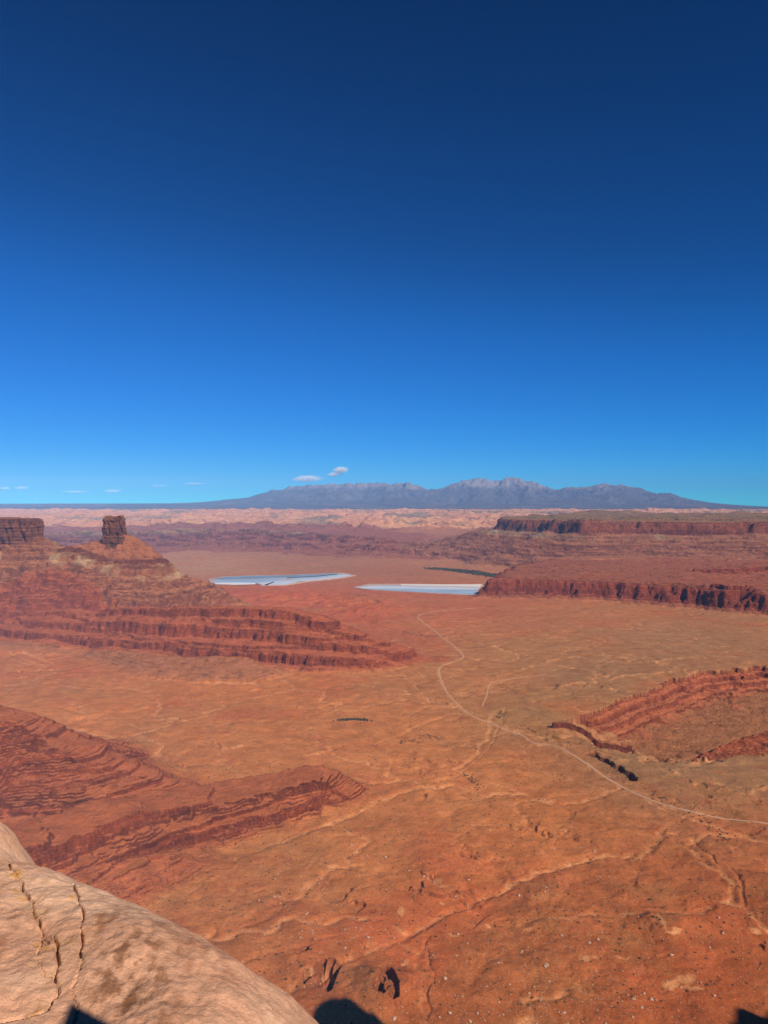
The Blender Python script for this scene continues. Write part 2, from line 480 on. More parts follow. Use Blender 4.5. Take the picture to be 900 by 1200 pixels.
def terrain(x, y, full=True):
    """heights (and, when full, region and side masks) of the whole landscape"""
    x = x.astype(np.float64)
    y = y.astype(np.float64)
    px = 450 + 900 * x / y
    reg = np.zeros(x.shape, np.int8)
    pale = np.zeros(x.shape, F)
    band = np.zeros(x.shape, F)        # local height within a landform
    wx = fbm(x, y, 60, 3, 31)
    wy = fbm(x, y, 22, 3, 41)
    big = fbm(x, y, 260, 3, 51)
    crack = ridged(x, y, 34, 2, 61)
    fine = ridged(x, y, 11, 2, 65) - 0.6
    near = 1 - sstep(5500, 8000, y)
    road = np.zeros(x.shape, F)
    m = box_mask(x, y, ROAD_W, 60)
    i = np.nonzero(m)
    if len(i[0]):
        d, _ = poly_dist(x[i], y[i], ROAD_W)
        road[i] = 1 - sstep(8, 45, d)
    # ---- level ground
    und = fbm(x, y, 700, 4, 11)
    z = 12 * und * near + 0.9 * wx * near + 0.35 * wy * near + sstep(1900, 1050, y) * (7 * fbm(x, y, 170, 5, 12, 0.58) - 8 * (ridged(x + 30 * wx, y * 0.8, 150, 5, 13, 0.58) - 0.6) * (0.5 + 0.5 * sstep(-150, 150, x)))
    gx = x + 60 * big
    gy = y + 22 * wx
    gul = ridged(gx, gy, 190, 3, 71, 0.55)
    z = z - near * 3.6 * sstep(0.80, 0.99, gul) * sstep(-0.4, 0.5, big)
    gul2 = ridged(gx * 0.9 + y * 0.3, gy, 84, 3, 75, 0.5)
    lowland = sstep(1700, 1150, y)
    z = z - near * (0.5 + 1.6 * lowland) * sstep(0.80, 1.0, gul2) * sstep(-0.3, 0.4, fbm(x, y, 300, 2, 77))
    # small scarps where harder beds crop out
    led = (z + 30) / 5.5 + 0.25 * wx
    fr = led - np.floor(led)
    z = z + near * 4.2 * (1 - road) * (sstep(0.44, 0.56, fr) - fr) * sstep(0.0, 0.35, fbm(x, y, 300, 4, 79, 0.6))
    z = z + np.interp(y, [0, 7000, 9500, 12000, 16000, 20000, 24000, 33500, 36000, 60000], [0, 0, 55, 140, 205, 262, 300, 478, 500, 500]) \
        + near * 0
    mid = sstep(5200, 6500, y) * (1 - sstep(11000, 13000, y))
    z = z + mid * 26 * fbm(x, y, 1500, 4, 14)
    # the red knolls in front of the ponds
    kn = np.exp(-(((px - 330) / 120) ** 2 + ((y - 4250) / 420) ** 2)) + 0.8 * np.exp(-(((px - 430) / 45) ** 2 + ((y - 4000) / 500) ** 2))
    z = z + kn * (6 + 44 * (ridged(x, y, 240, 5, 81, 0.6) - 0.35))
    # branching washes
    fm = sstep(3700, 3300, y) * sstep(1480, 1350, np.abs(x))
    fx, fy = x + 5 * wx + 2.5 * wy, y + 5 * wy + 3 * wx
    fl = flow_at(fx, fy, FLOW) * fm
    fw = flow_at(fx, fy, FLOWW) * fm
    z = z - (1 - 0.8 * road) * (2.0 * sstep(0.06, 0.5, fl) + 2.5 * fw)
    pale = np.maximum(pale, 0.75 * sstep(0.14, 0.42, fl) * sstep(-0.45, 0.1, wy + 0.5 * big))
    # the levelled floor of the evaporation ponds
    for pp in POND_FLOOR:
        m = box_mask(x, y, pp, 500)
        i = np.nonzero(m)
        if len(i[0]):
            sd = sdist(x[i], y[i], pp)
            k = 1 - sstep(0, 260, sd)
            z[i] = z[i] * (1 - k) + 4.0 * k
    # ---- washes, slot, outcrops
    for pts, w, dep in WASH_W:
        w = 0.42 * w
        dep = 0.7 * dep
        m = box_mask(x, y, pts, 90)
        if not m.any():
            continue
        i = np.nonzero(m)
        d, _ = poly_dist(x[i] + 16 * wx[i] + 6 * wy[i], y[i] + 9 * wy[i] + 26 * wx[i], pts)
        vv_ = 0.35 + 0.65 * sstep(-0.35, 0.4, fbm(x[i], y[i], 90, 2, 301))
        z[i] -= dep * vv_ * (1 - sstep(w * 0.2, w * 1.1 * (0.6 + vv_), d)) + 0.2 * dep * (1 - sstep(w, w * 7, d))
        pale[i] = np.maximum(pale[i], 0.45 * (1 - sstep(w * 0.15, w * 0.6 * vv_ + 1, d)) * sstep(-0.5, 0.3, wy[i] + big[i]))
    for pts in OUT_W:
        m = box_mask(x, y, pts, 120)
        if not m.any():
            continue
        i = np.nonzero(m)
        d, _ = poly_dist(x[i] + 16 * wx[i], y[i] + 30 * wx[i] + 14 * wy[i], pts)
        on = sstep(-0.35, 0.25, fbm(x[i], y[i], 55, 3, 305))
        z[i] += 3.2 * on * (1 - sstep(2, 9, d)) + 2.0 * (1 - sstep(10, 120, d))
        pale[i] = np.maximum(pale[i], 0.5 * on * (1 - sstep(3, 20, d)) * sstep(-0.2, 0.3, wy[i] + 0.3))
    for pts, w in ((ROAD_W, 7.0), (TRACK_W, 4.0)):
        m = box_mask(x, y, pts, 60)
        i = np.nonzero(m)
        if len(i[0]):
            d, _ = poly_dist(x[i] + 3 * wy[i], y[i] + 5 * wy[i], pts)
            pale[i] = np.maximum(pale[i], (1 - sstep(w * 0.3, w * (1.1 + 0.8 * wx[i]), d)) * 0.8)
    m = box_mask(x, y, SLOT, 60)
    i = np.nonzero(m)
    if len(i[0]):
        d, _ = poly_dist(x[i] + 9 * wy[i], y[i] + 12 * wx[i] + 6 * wy[i], SLOT)
        d = d + 7 * fine[i]
        z[i] -= 24 * (1 - sstep(5, 9.5, d))
    for sl_ in KNOB_SLOTS:
        m = box_mask(x, y, sl_, 40)
        i = np.nonzero(m)
        if len(i[0]):
            d, _ = poly_dist(x[i] + 5 * wy[i], y[i] + 9 * wy[i] + 5 * fine[i], sl_)
            vv_ = sstep(-0.3, 0.2, wy[i])
            z[i] -= 17 * (1 - sstep(1.5, 4.5, d - 2.0 * vv_)) * (0.4 + 0.6 * vv_)
    for qx, qy, ra, rb, hh_ in MOUNDS:
        g_ = np.exp(-((x + 8 * wx - qx) / ra) ** 2 - ((y + 12 * wx - qy) / rb) ** 2)
        z = z + hh_ * np.minimum(g_ * 1.6, 1) 
    for qx, qy, ra, rb in PATCH_W:
        g_ = ((x + 10 * wx + 5 * wy - qx) / ra) ** 2 + ((y + 22 * wx + 12 * wy - qy) / rb) ** 2
        pale = np.maximum(pale, 0.95 * (1 - sstep(0.3, 1.1, g_)))
    # ---- canyon on the right
    m = box_mask(x, y, K_POLY, 40)
    i = np.nonzero(m)
    if len(i[0]):
        xx, yy = x[i] + 40 * wx[i] + 70 * big[i], y[i] + 52 * wx[i] + 16 * wy[i]
        ins = in_poly(xx, yy, K_POLY)
        df, _ = poly_dist(xx, yy, K_FAR)
        dn, _ = poly_dist(xx, yy, K_NEAR)
        df = df + 15 * crack[i] - 9 + 8 * fine[i] + 10 * wy[i]
        kf = 0.55 + 0.45 * sstep(-0.5, 0.1, gn(xx / 90, yy / 90, 341))
        fa = np.interp(df, [0, 4, 24, 28, 48, 52, 74, 77, 110, 200, 320, 500], [0, 13, 18, 32, 37, 49, 54, 60, 66, 74, 80, 82])
        fb_ = np.interp(df, [0, 6, 60, 200, 320, 500], [0, 8, 40, 70, 80, 82])
        fp = fb_ + (fa - fb_) * kf
        rub = 9 * (ridged(xx, yy, 70, 4, 343, 0.6) - 0.55) + 3 * fine[i]
        fp = fp - rub * sstep(40, 120, df)
        npf = dn * 0.30 + 5 * sstep(16, 24, dn + 20 * wx[i]) + 7 * sstep(60, 70, dn + 26 * wx[i]) - 9 * (ridged(xx, yy, 52, 4, 345, 0.6) - 0.6) * sstep(4, 30, dn)
        dep = np.where(ins, np.minimum(fp, npf), 0)
        z[i] -= dep
        hit = ins & (dep > 1.5) & (fp < npf + 6)
        r = reg[i]
        r[hit] = 7
        reg[i] = r
        b = band[i]
        b[hit] = 90 - dep[hit]
        band[i] = b
        pale[i] = np.maximum(pale[i], np.where(np.abs(df - 2) < 8, 0.45, 0) * sstep(-0.4, 0.2, wx[i]) * (np.abs(df) < 40) * (dn > 30))
        pale[i] = np.maximum(pale[i], 0.4 * ins * (fp > npf + 6) * sstep(0.62, 0.8, ridged(xx, yy, 52, 4, 345, 0.6)))
        # short pillar wall at the canyon's west end
        dp, _ = poly_dist(x[i] + 10 * wy[i], y[i] + 16 * wx[i] + 7 * crack[i], PIL)
        up = sstep(30, 0, dp) * 13
        z[i] += np.where(dp < 6, 12, 0) * 1.0 + up * 0.3
        r = reg[i]
        r[dp < 10] = 7
        reg[i] = r
        # pale spur
        ds, (hs, ws) = poly_dist(x[i] + 12 * wx[i], y[i] + 18 * wy[i], SPUR[0], SPUR[1])
        e = (hs + 62) * np.clip(1 - ds / ws, 0, 1) - 62
        better = (ds < ws) & (e > z[i])
        z[i] = np.where(better, e, z[i])
        pale[i] = np.maximum(pale[i], better * (0.8 * (1 - sstep(4, 14, ds))))
        r = reg[i]
        r[better] = 7
        reg[i] = r
        b = band[i]
        b[better] = (e + 60)[better]
        band[i] = b

    def tent(cr, tab, region, aw, ac, mix=0.9, prof=1.0, shape=None):
        pts, vals = cr
        wmax = max(v[1] for v in vals)
        m = box_mask(x, y, pts, wmax * 1.15)
        i = np.nonzero(m)
        if not len(i[0]):
            return
        d, (h, w) = poly_dist(x[i], y[i], pts, vals)
        d = d + aw * w * (wx[i] * 0.35 + big[i] * 0.8) + 0.16 * w * (ridged(x[i], y[i], max(70.0, 0.32 * wmax), 3, 331, 0.55) - 0.62) * (mix > 0) + ac * (crack[i] - 0.6) + ac * 0.8 * wy[i] + ac * 0.45 * fine[i]
        t = np.clip(1 - d / w, 0, 1.05) ** prof
        if shape:
            t = np.interp(t, shape[0], shape[1])
        e = h * t
        xi, yi = x[i], y[i]
        wob = 2.2 * wx[i] + 1.0 * wy[i]
        # thick beds, present in places
        zc = np.interp(e + wob * (e > 2), tab[0], tab[1]) - wob * (e > 2)
        kc = mix * sstep(-0.35, 0.25, gn(xi / 210 + 3, yi / 210, 311) + 0.5 * big[i])
        e2 = e + (zc - e) * kc
        # thin beds, each broken along its length
        th = tab[2]
        q_ = (e2 + 0.5 * wob) / th
        bd = np.floor(q_)
        f_ = q_ - bd
        kb = sstep(-0.25, 0.35, gn(xi / 75 + bd * 7.31, yi / 75 - bd * 3.17, 313) + 0.35 * gn(xi / 19, yi / 19 + bd * 2.3, 317))
        edge = 0.55 + 0.3 * gn(bd * 1.7, bd * 0.3, 319)
        zf = np.where(f_ < edge, f_ * 0.45 / edge * 0.55, 0.0)
        zf = np.where(f_ >= edge, 0.2475 + (1 - 0.2475) * sstep(edge, np.minimum(edge + 0.22, 1.0), f_), zf)
        zz = e2 + (zf - f_) * th * kb * mix
        zz = zz + (1.2 * fine[i] + 0.8 * wy[i]) * (e > 3) * (mix > 0)
        zz = np.where(t > 0, zz, 0)
        z[i] = np.where(t > 0, np.maximum(z[i] + 0, z[i] * (1 - sstep(0, 0.3, t)) + zz), z[i])
        r = reg[i]
        r[(zz > 2.5)] = region
        reg[i] = r
        b = band[i]
        b[zz > 2.5] = zz[zz > 2.5]
        band[i] = b

    tent(H1, T_H, 4, 0.16, 160, 0.95)
    tent(D1, T_D, 3, 0.08, 18, 0.95, 0.85)
    tent(D2, T_D, 3, 0.03, 8, 0.7)
    tent(D3, T_D, 3, 0.03, 8, 0.7)
    tent(B2, T_B, 3, 0.2, 14, 0.9)
    tent(B1, T_B, 2, 0.11, 16, 0.97, 1.0, ((0, .08, .22, .30, .50, .58, .80, .86, 1.05), (0, .03, .14, .36, .46, .72, .82, .98, 1.02)))
    tent(A1, T_A, 1, 0.09, 10, 0.95, 1.0, ((0, .12, .40, .50, .78, .86, 1.05), (0, .03, .20, .40, .82, .98, 1.02)))
    tent(A3, T_A, 1, 0.16, 10, 0.9)
    tent(A2, T_A, 1, 0.12, 10, 0.95, 1.0, ((0, .10, .26, .34, .52, .60, 1.05), (0, .03, .22, .50, .70, .97, 1.02)))
    # ---- cliff bench at mid right
    m = box_mask(x, y, F_POLY, 300)
    i = np.nonzero(m)
    if len(i[0]):
        sd = sdist(x[i], y[i], F_POLY) + 60 * big[i] + 30 * wx[i] + 12 * (crack[i] - 0.6) + 9 * fine[i]
        sd = sd + 110 * np.maximum(0, fbm(x[i], y[i], 190, 4, 91, 0.6))
        top = 112 + np.clip((x[i] - 600) * -0.004, -8, 6)
        f = np.interp(sd, [-150, -118, -112, -92, -86, -72, -66, -60, -54, -46, -38, -34, -22, -18, 45], [1, .98, .93, .90, .84, .80, .66, .62, .52, .49, .36, .27, .22, .16, 0.0])
        tz = 4.2 * fbm(x[i], y[i] * 2.4, 900, 5, 93, 0.55)
        tz = np.floor(tz) + sstep(0.75, 0.95, tz - np.floor(tz))
        zz = (top + 8 * tz * (f > 0.97)) * f + 1.5 * wy[i] * (f > 0.02)
        z[i] = np.where(f > 0, z[i] * (1 - np.clip(f * 4, 0, 1)) + zz, z[i])
        r = reg[i]
        r[f > 0.03] = 5
        reg[i] = r
        b = band[i]
        b[f > 0.03] = zz[f > 0.03]
        band[i] = b
    m = box_mask(x, y, F2_POLY, 200)
    i = np.nonzero(m)
    if len(i[0]):
        sd = sdist(x[i], y[i], F2_POLY) + 30 * big[i] + 26 * wx[i] + 20 * (crack[i] - 0.6)
        z[i] += np.interp(sd, [-60, -20, -8, 30, 80], [34, 31, 12, 4, 0])
        band[i] += np.interp(sd, [-60, -20, -8, 30, 80], [34, 31, 12, 4, 0])
    # ---- the big mesa
    m = box_mask(x, y, G_POLY, 1700)
    i = np.nonzero(m)
    if len(i[0]):
        sd0 = sdist(x[i], y[i], G_POLY)
        b1 = fbm(x[i], y[i], 620, 3, 95)
        sd = sd0 + 120 * b1 + 26 * wx[i]
        gl = ridged(x[i], y[i], 230, 3, 97)
        sdl = sd + 150 * (gl - 0.62) * sstep(0, 300, sd)
        e = 275 * np.clip(1 - np.maximum(sdl, 0) / 1050, 0, 1) ** 1.1
        zt = np.interp(e, T_G[0], T_G[1])
        zz = e + (zt - e) * 0.85 * sstep(-0.5, 0.1, b1 + 0.4 * gn(x[i] / 260, y[i] / 260, 321))
        q_ = (zz + 3 * wx[i]) / 11.0
        bd = np.floor(q_)
        f_ = q_ - bd
        kb = sstep(-0.2, 0.4, gn(x[i] / 240 + bd * 7.31, y[i] / 240 - bd * 3.17, 323) + 0.3 * gn(x[i] / 60, y[i] / 60 + bd, 325))
        zz = zz + (sstep(0.5, 0.72, f_) - f_) * 11.0 * kb * (e > 4) * (e < 272)
        cap = sd + 12 * (crack[i] - 0.6) + 46 * fbm(x[i], y[i], 210, 4, 99, 0.6)
        zz = zz + np.interp(cap, [-150, -70, -60, -36, -28, -2, 14], [118, 112, 98, 90, 62, 20, 0])
        inside = (e > 0)
        z[i] = np.where(inside, np.maximum(z[i], zz + z[i] * (1 - np.clip(e / 60, 0, 1))), z[i])
        r = reg[i]
        r[inside & (zz > 6)] = 6
        reg[i] = r
        b = band[i]
        b[inside] = zz[inside]
        band[i] = b
    # ---- slickrock
    sl = sstep(10800, 12500, y + 500 * und) * (1 - sstep(21000, 26000, y))
    if (sl > 0).any():
        i = np.nonzero(sl > 0)
        xs, ys = x[i] + 200 * fbm(x[i], y[i], 900, 2, 21), y[i]
        dm = np.abs(gn(xs / 420, ys / 1100, 22)) * 0.7 + np.abs(gn(xs / 190 + 4, ys / 480, 23)) * 0.4
        hl = fbm(x[i], y[i], 2600, 3, 25)
        z[i] += sl[i] * (120 * dm + 60 * hl + 30 * np.abs(gn(xs / 90, ys / 200, 24)))
        reg[i] = np.where((sl[i] > 0.5) & (reg[i] == 0), 8, reg[i])
        band[i] = np.where(reg[i] == 8, hl + 0.6 * dm, band[i])
    # dark broken cliffs behind the valley terraces, at the left
    # ---- far plateau and mountains
    i = np.nonzero(y > 21000)
    if len(i[0]):
        xm, ym = x[i], y[i]
        zr = np.interp(px[i], RIDGE_PX, RIDGE_Z)
        n1 = ridged(xm + 500 * gn(xm / 1800, ym / 1800, 103), ym * 0.7, 2100, 5, 101, 0.55)
        n2 = fbm(xm, ym, 5200, 3, 105)
        prof = np.interp(ym + 900 * n2, [27000, 31000, 34500, 37200, 38300, 42000], [0, 0.10, 0.42, 0.86, 1.0, 0.75])
        base = np.interp(ym, [20000, 24000, 33500, 60000], [262, 300, 478, 480])
        rel = np.maximum(zr - 505, 0)
        rel = rel * (1 + 0.10 * (ridged(xm, ym * 0.3, 900, 3, 109) - 0.7) * 2)
        hm = rel * prof + 2.2 * rel * (n1 - 0.70) * prof ** 0.5 * np.interp(ym, [27000, 33000, 37300, 38500], [0, 1, .7, .25])
        tgt = np.interp(ym, [26000, 34000, 38000], [0, 0.5, 1]) * np.minimum(zr - 500, 0)
        t = sstep(21000, 26000, ym)
        zz = base + hm + tgt + 10 * n2
        z[i] = z[i] * (1 - t) + zz * t
        reg[i] = np.where(ym > 24500, 9, reg[i])
        band[i] = np.where(ym > 24500, hm + 60 * n2, band[i])
    # ---- keep the dirt road's bed even
    if full:
        return z, reg, pale, band, dict(wx=wx, wy=wy, big=big, und=und, gul=gul, px=px)
    return z

# ------------------------------------------------------------------ drainage: water routed over the plain cuts branching washes
FX0, FY0, FST = -1500.0, 700.0, 5.0
def drainage():
    import heapq
    nx, ny = 600, 620
    gx, gy = np.meshgrid(FX0 + FST * np.arange(nx), FY0 + FST * np.arange(ny), indexing='ij')
    h = 14 * fbm(gx, gy, 700, 4, 11) + 7 * fbm(gx, gy, 220, 4, 401, 0.6) + 1.2 * rng.random(gx.shape) - 0.012 * gx + 0.006 * np.abs(gy - 1500)
    for pts, w, dep in WASH_W:
        d, _ = poly_dist(gx, gy, pts)
        h -= 6 * (1 - sstep(5, 40, d))
    for cr in (A1, A2, A3, B1):
        d, (hh, ww) = poly_dist(gx, gy, cr[0], cr[1])
        h += hh * np.clip(1 - d / ww, 0, 1)
    hl = h.ravel().tolist()
    N = nx * ny
    done = bytearray(N)
    rec = [-1] * N
    heap = []
    for i in range(nx):
        for j in (0, ny - 1):
            heap.append((hl[i * ny + j], i * ny + j))
            done[i * ny + j] = 1
    for j in range(1, ny - 1):
        for i in (0, nx - 1):
            heap.append((hl[i * ny + j], i * ny + j))
            done[i * ny + j] = 1
    heapq.heapify(heap)
    order = []
    nb8 = ((-1, 0), (1, 0), (0, -1), (0, 1), (-1, -1), (-1, 1), (1, -1), (1, 1))
    while heap:
        z_, c = heapq.heappop(heap)
        order.append(c)
        i, j = divmod(c, ny)
        for di, dj in nb8:
            a, b = i + di, j + dj
            if 0 <= a < nx and 0 <= b < ny:
                q = a * ny + b
                if not done[q]:
                    done[q] = 1
                    rec[q] = c
                    heapq.heappush(heap, (max(hl[q], z_ + 1e-4), q))
    acc = [1.0] * N
    for c in reversed(order):
        if rec[c] >= 0:
            acc[rec[c]] += acc[c]
    la = np.log2(np.array(acc).reshape(nx, ny))
    def blur(a, n):
        for _ in range(n):
            a = np.pad(a, 1, 'edge')
            a = (a[:-2, 1:-1] + 2 * a[1:-1, 1:-1] + a[2:, 1:-1]) / 4
            a = np.pad(a, ((0, 0), (1, 1)), 'edge')
            a = (a[:, :-2] + 2 * a[:, 1:-1] + a[:, 2:]) / 4
        return a
    f = np.clip((la - 3.6) / 8.0, 0, 1)
    return blur(f, 1), blur(f, 5)
FLOW, FLOWW = drainage()
def flow_at(x, y, F_):
    u_ = np.clip((x - FX0) / FST, 0, F_.shape[0] - 1.01)
    v_ = np.clip((y - FY0) / FST, 0, F_.shape[1] - 1.01)
    i, j = u_.astype(int), v_.astype(int)
    a, b = u_ - i, v_ - j
    return (F_[i, j] * (1 - a) * (1 - b) + F_[i + 1, j] * a * (1 - b) + F_[i, j + 1] * (1 - a) * b + F_[i + 1, j + 1] * a * b)

# ------------------------------------------------------------------ adaptive grid
NC, NR = 860, 1120
az = np.linspace(math.radians(-28.6), math.radians(28.6), NC)
cz = np.linspace(az[0], az[-1], 130)
lr = np.linspace(math.log(480), math.log(43500), 3200)
r_f = np.exp(lr)
X0 = np.tan(cz)[:, None] * r_f[None, :]
Y0 = np.repeat(r_f[None, :], len(cz), 0)
z0 = terrain(X0, Y0, False)
elev = (z0 - HC) / Y0
de = np.abs(np.diff(elev, axis=1)) * 900
seen = np.maximum.accumulate(elev, axis=1)
hid = (elev < seen - 0.002)[:, 1:]
wgt = np.where(hid | (r_f[1:] < 760)[None, :], 0.12 * de, de) + 0.02 + 0.10 * (r_f[1:] < 6500) + 0.03 * (r_f[1:] > 6500)
k = np.hanning(9)
k /= k.sum()
wgt = np.apply_along_axis(lambda v: np.convolve(np.pad(v, 4, 'edge'), k, 'valid'), 0, wgt)
k2 = np.hanning(15)
k2 /= k2.sum()
wgt = np.apply_along_axis(lambda v: np.convolve(np.pad(v, 7, 'edge'), k2, 'valid'), 1, wgt)
cdf = np.concatenate([np.zeros((len(cz), 1)), np.cumsum(wgt, 1)], 1)
cdf /= cdf[:, -1:]
u = np.linspace(0, 1, NR)
rows = np.stack([np.interp(u, c, lr) for c in cdf])          # coarse columns x NR
RR = np.empty((NC, NR))
for j in range(NR):
    RR[:, j] = np.interp(az, cz, rows[:, j])
RR = np.exp(RR)
X = np.tan(az)[:, None] * RR
Y = RR
Z, REGION, PALE, BAND, EX = terrain(X, Y)

# normals from the grid
def grid_normal(X, Y, Z):
    ax, ay, azz = np.gradient(X, axis=0), np.gradient(Y, axis=0), np.gradient(Z, axis=0)
    bx, by, bz = np.gradient(X, axis=1), np.gradient(Y, axis=1), np.gradient(Z, axis=1)
    nx, ny, nz = ay * bz - azz * by, azz * bx - ax * bz, ax * by - ay * bx
    L = np.sqrt(nx * nx + ny * ny + nz * nz) + 1e-9
    return np.abs(nz / L)
NZ = grid_normal(X, Y, Z)
steep = sstep(0.93, 0.72, NZ)

# ------------------------------------------------------------------ colours of soil and rock
def lerp(a, b, t):
    return a + (np.asarray(b) - a) * t[..., None]

def soil_colour():
    ly = np.log(Y)
    num = np.zeros(X.shape + (3,), F)
    den = np.zeros(X.shape, F)
    pxw = EX['px'] + 25 * EX['big']
    lyw = ly + 0.02 * EX['wx']
    for a, b, c in zip(S_PX, S_LY, S_C):
        w = 1.0 / ((((pxw - a) / 110) ** 2 + ((lyw - b) / 0.16) ** 2) ** 1.6 + 0.02)
        num += w[..., None].astype(F) * c.astype(F)
        den += w.astype(F)
    return num / den[..., None] / LIT

C = soil_colour()
wx, wy, big, und = EX['wx'], EX['wy'], EX['big'], EX['und']
C = C * (1 + 0.10 * big + 0.07 * wx)[..., None]
# patches of redder, freshly washed soil and of greyer crust
red = sstep(0.12, 0.5, fbm(X, Y, 330, 4, 141)) * (REGION == 0)
C = lerp(C, srgb(182, 92, 62) / LIT, 0.4 * red)
for a_, b_, ra_, rb_ in ((505, 1000, 45, 90), (560, 1012, 60, 50), (530, 1072, 60, 50), (440, 1100, 70, 40), (640, 1020, 60, 40), (840, 1085, 60, 70), (780, 1150, 60, 40), (300, 838, 150, 60), (90, 790, 90, 60), (590, 1050, 40, 30), (470, 1150, 40, 30)):
    q_ = P(a_, b_)
    g_ = np.exp(-((X + 40 * wx + 60 * big - q_[0]) / ra_) ** 2 - ((Y + 60 * wx + 60 * big - q_[1]) / rb_) ** 2)
    C = lerp(C, srgb(182, 96, 67) / LIT, 0.6 * sstep(0.15, 0.75, g_ + 0.25 * wx) * (REGION == 0))
grey = sstep(0.1, 0.5, fbm(X, Y, 240, 4, 151)) * (REGION == 0)
C = lerp(C, srgb(150, 108, 78) / LIT, 0.35 * grey)
tan = sstep(0.05, 0.45, fbm(X, Y, 85, 5, 155, 0.6)) * (REGION == 0)
C = lerp(C, srgb(166, 112, 78) / LIT, 0.40 * tan)
rust = sstep(0.10, 0.45, fbm(X, Y, 60, 5, 157, 0.6)) * (REGION == 0)
C = lerp(C, srgb(158, 82, 56) / LIT, 0.40 * rust)
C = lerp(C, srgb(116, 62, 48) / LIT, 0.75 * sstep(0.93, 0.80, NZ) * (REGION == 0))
C = lerp(C, srgb(214, 150, 118) / LIT, 0.8 * PALE * (0.6 + 0.4 * sstep(-0.4, 0.4, wy)))

def strata(zv, seed, size):
    r = np.random.default_rng(seed)
    tab = r.random(400)
    tab = np.convolve(tab, [0.25, 0.5, 0.25], 'same')
    t = (zv + 3 * wx + 2.0 * wy) / size + 50
    return np.interp(t, np.arange(400), tab)

def paint(region, ledge, ledge2, bench, seed, size, sk=0.85):  # dark ledge tone: rock varnish, plus overhang shadow lines put into the colour
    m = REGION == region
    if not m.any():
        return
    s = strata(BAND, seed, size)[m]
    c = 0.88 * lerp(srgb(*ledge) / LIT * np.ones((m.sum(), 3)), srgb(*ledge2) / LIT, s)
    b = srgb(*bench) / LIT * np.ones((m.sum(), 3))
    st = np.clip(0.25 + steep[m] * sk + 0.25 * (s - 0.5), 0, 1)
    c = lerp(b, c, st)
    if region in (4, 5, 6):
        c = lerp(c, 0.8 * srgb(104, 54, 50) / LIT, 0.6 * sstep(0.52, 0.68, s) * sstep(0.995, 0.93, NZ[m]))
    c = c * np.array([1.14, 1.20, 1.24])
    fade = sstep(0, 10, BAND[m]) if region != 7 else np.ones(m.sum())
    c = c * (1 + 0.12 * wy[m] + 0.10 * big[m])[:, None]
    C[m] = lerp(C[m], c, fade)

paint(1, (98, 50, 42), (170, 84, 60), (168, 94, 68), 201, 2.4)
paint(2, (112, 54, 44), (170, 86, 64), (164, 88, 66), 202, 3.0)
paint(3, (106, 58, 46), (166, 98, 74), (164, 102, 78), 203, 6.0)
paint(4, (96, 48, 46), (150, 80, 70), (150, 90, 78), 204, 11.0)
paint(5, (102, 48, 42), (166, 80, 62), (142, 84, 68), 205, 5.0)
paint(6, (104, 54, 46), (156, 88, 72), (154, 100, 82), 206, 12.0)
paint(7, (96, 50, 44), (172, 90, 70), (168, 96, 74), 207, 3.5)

m = REGION == 7
C = lerp(C, srgb(146, 98, 76) / LIT, 0.85 * m * sstep(38, 22, BAND + 14 * wx) * sstep(0.55, 0.85, NZ))
# butte: orange upper talus, dark ledge, patchy cream band
m = REGION == 3
bz = BAND + 5 * wx
orange = m * sstep(268, 282, bz)
C = lerp(C, srgb(186, 108, 78) / LIT * np.array([0.9, 1.02, 1.2]) , 0.75 * orange)
C = lerp(C, srgb(112, 56, 44) / LIT, 0.9 * m * sstep(250, 256, bz) * (1 - sstep(264, 272, bz)))
cream = m * sstep(165, 190, bz) * (1 - sstep(232, 250, bz)) * sstep(-0.2, 0.3, fbm(X, Y * 0.4, 80, 5, 161))
C = lerp(C, srgb(196, 156, 124) / LIT * np.array([1.0, 1.1, 1.3]), 0.8 * cream)
# mesa: grey-green and pale beds under the cap, brush on its top
m = REGION == 6
bz = BAND + 8 * wx
pb = m * sstep(205, 222, bz) * (1 - sstep(246, 262, bz)) * sstep(-0.1, 0.45, fbm(X, Y * 0.4, 330, 5, 171))
C = lerp(C, srgb(170, 150, 130) / LIT * 0.85, 0.7 * pb)
C = lerp(C, srgb(166, 96, 74) / LIT, 0.5 * m * sstep(286, 300, bz) * sstep(0.9, 0.6, NZ))
topm = m * sstep(362, 376, BAND) * sstep(0.9, 0.97, NZ)
C = lerp(C, srgb(128, 104, 82) / LIT, 0.85 * topm)
# valley terraces: pale cap beds at the back
m = REGION == 4
C = lerp(C, srgb(172, 142, 118) / LIT, 0.6 * m * sstep(125, 160, BAND + 14 * big) * sstep(-0.4, 0.3, fbm(X, Y, 700, 3, 181)))
# slickrock
m = REGION == 8
sr = np.clip(0.5 + 0.6 * fbm(X, Y, 1300, 4, 185), 0, 1)
pk = lerp(srgb(224, 166, 140) / LIT * np.ones(X.shape + (3,)), srgb(206, 136, 112) / LIT, sr)
gp = sstep(0.0, 0.35, fbm(X, Y * 0.45, 1500, 4, 187) - 0.25 * BAND + 0.05) 
pk = lerp(pk, srgb(128, 116, 104) / LIT, 0.8 * gp)
C = np.where(m[..., None], pk, C)
# mountains and far plateau
m = REGION == 9
n = fbm(X, Y, 2600, 4, 191)
mt = lerp(np.array([0.125, 0.11, 0.115]) * np.ones(X.shape + (3,)), np.array([0.30, 0.24, 0.22]), sstep(560, 900, BAND + 260 * n))
mt = lerp(mt, np.array([0.26, 0.17, 0.13]), 0.8 * sstep(0.05, 0.5, n) * sstep(120, 20, BAND))
mt = lerp(mt, np.array([0.24, 0.20, 0.15]), 0.6 * sstep(0.25, 0.55, fbm(X, Y, 900, 3, 195)))
C = np.where(m[..., None], mt, C)
C = np.clip(C, 0.01, 0.85)

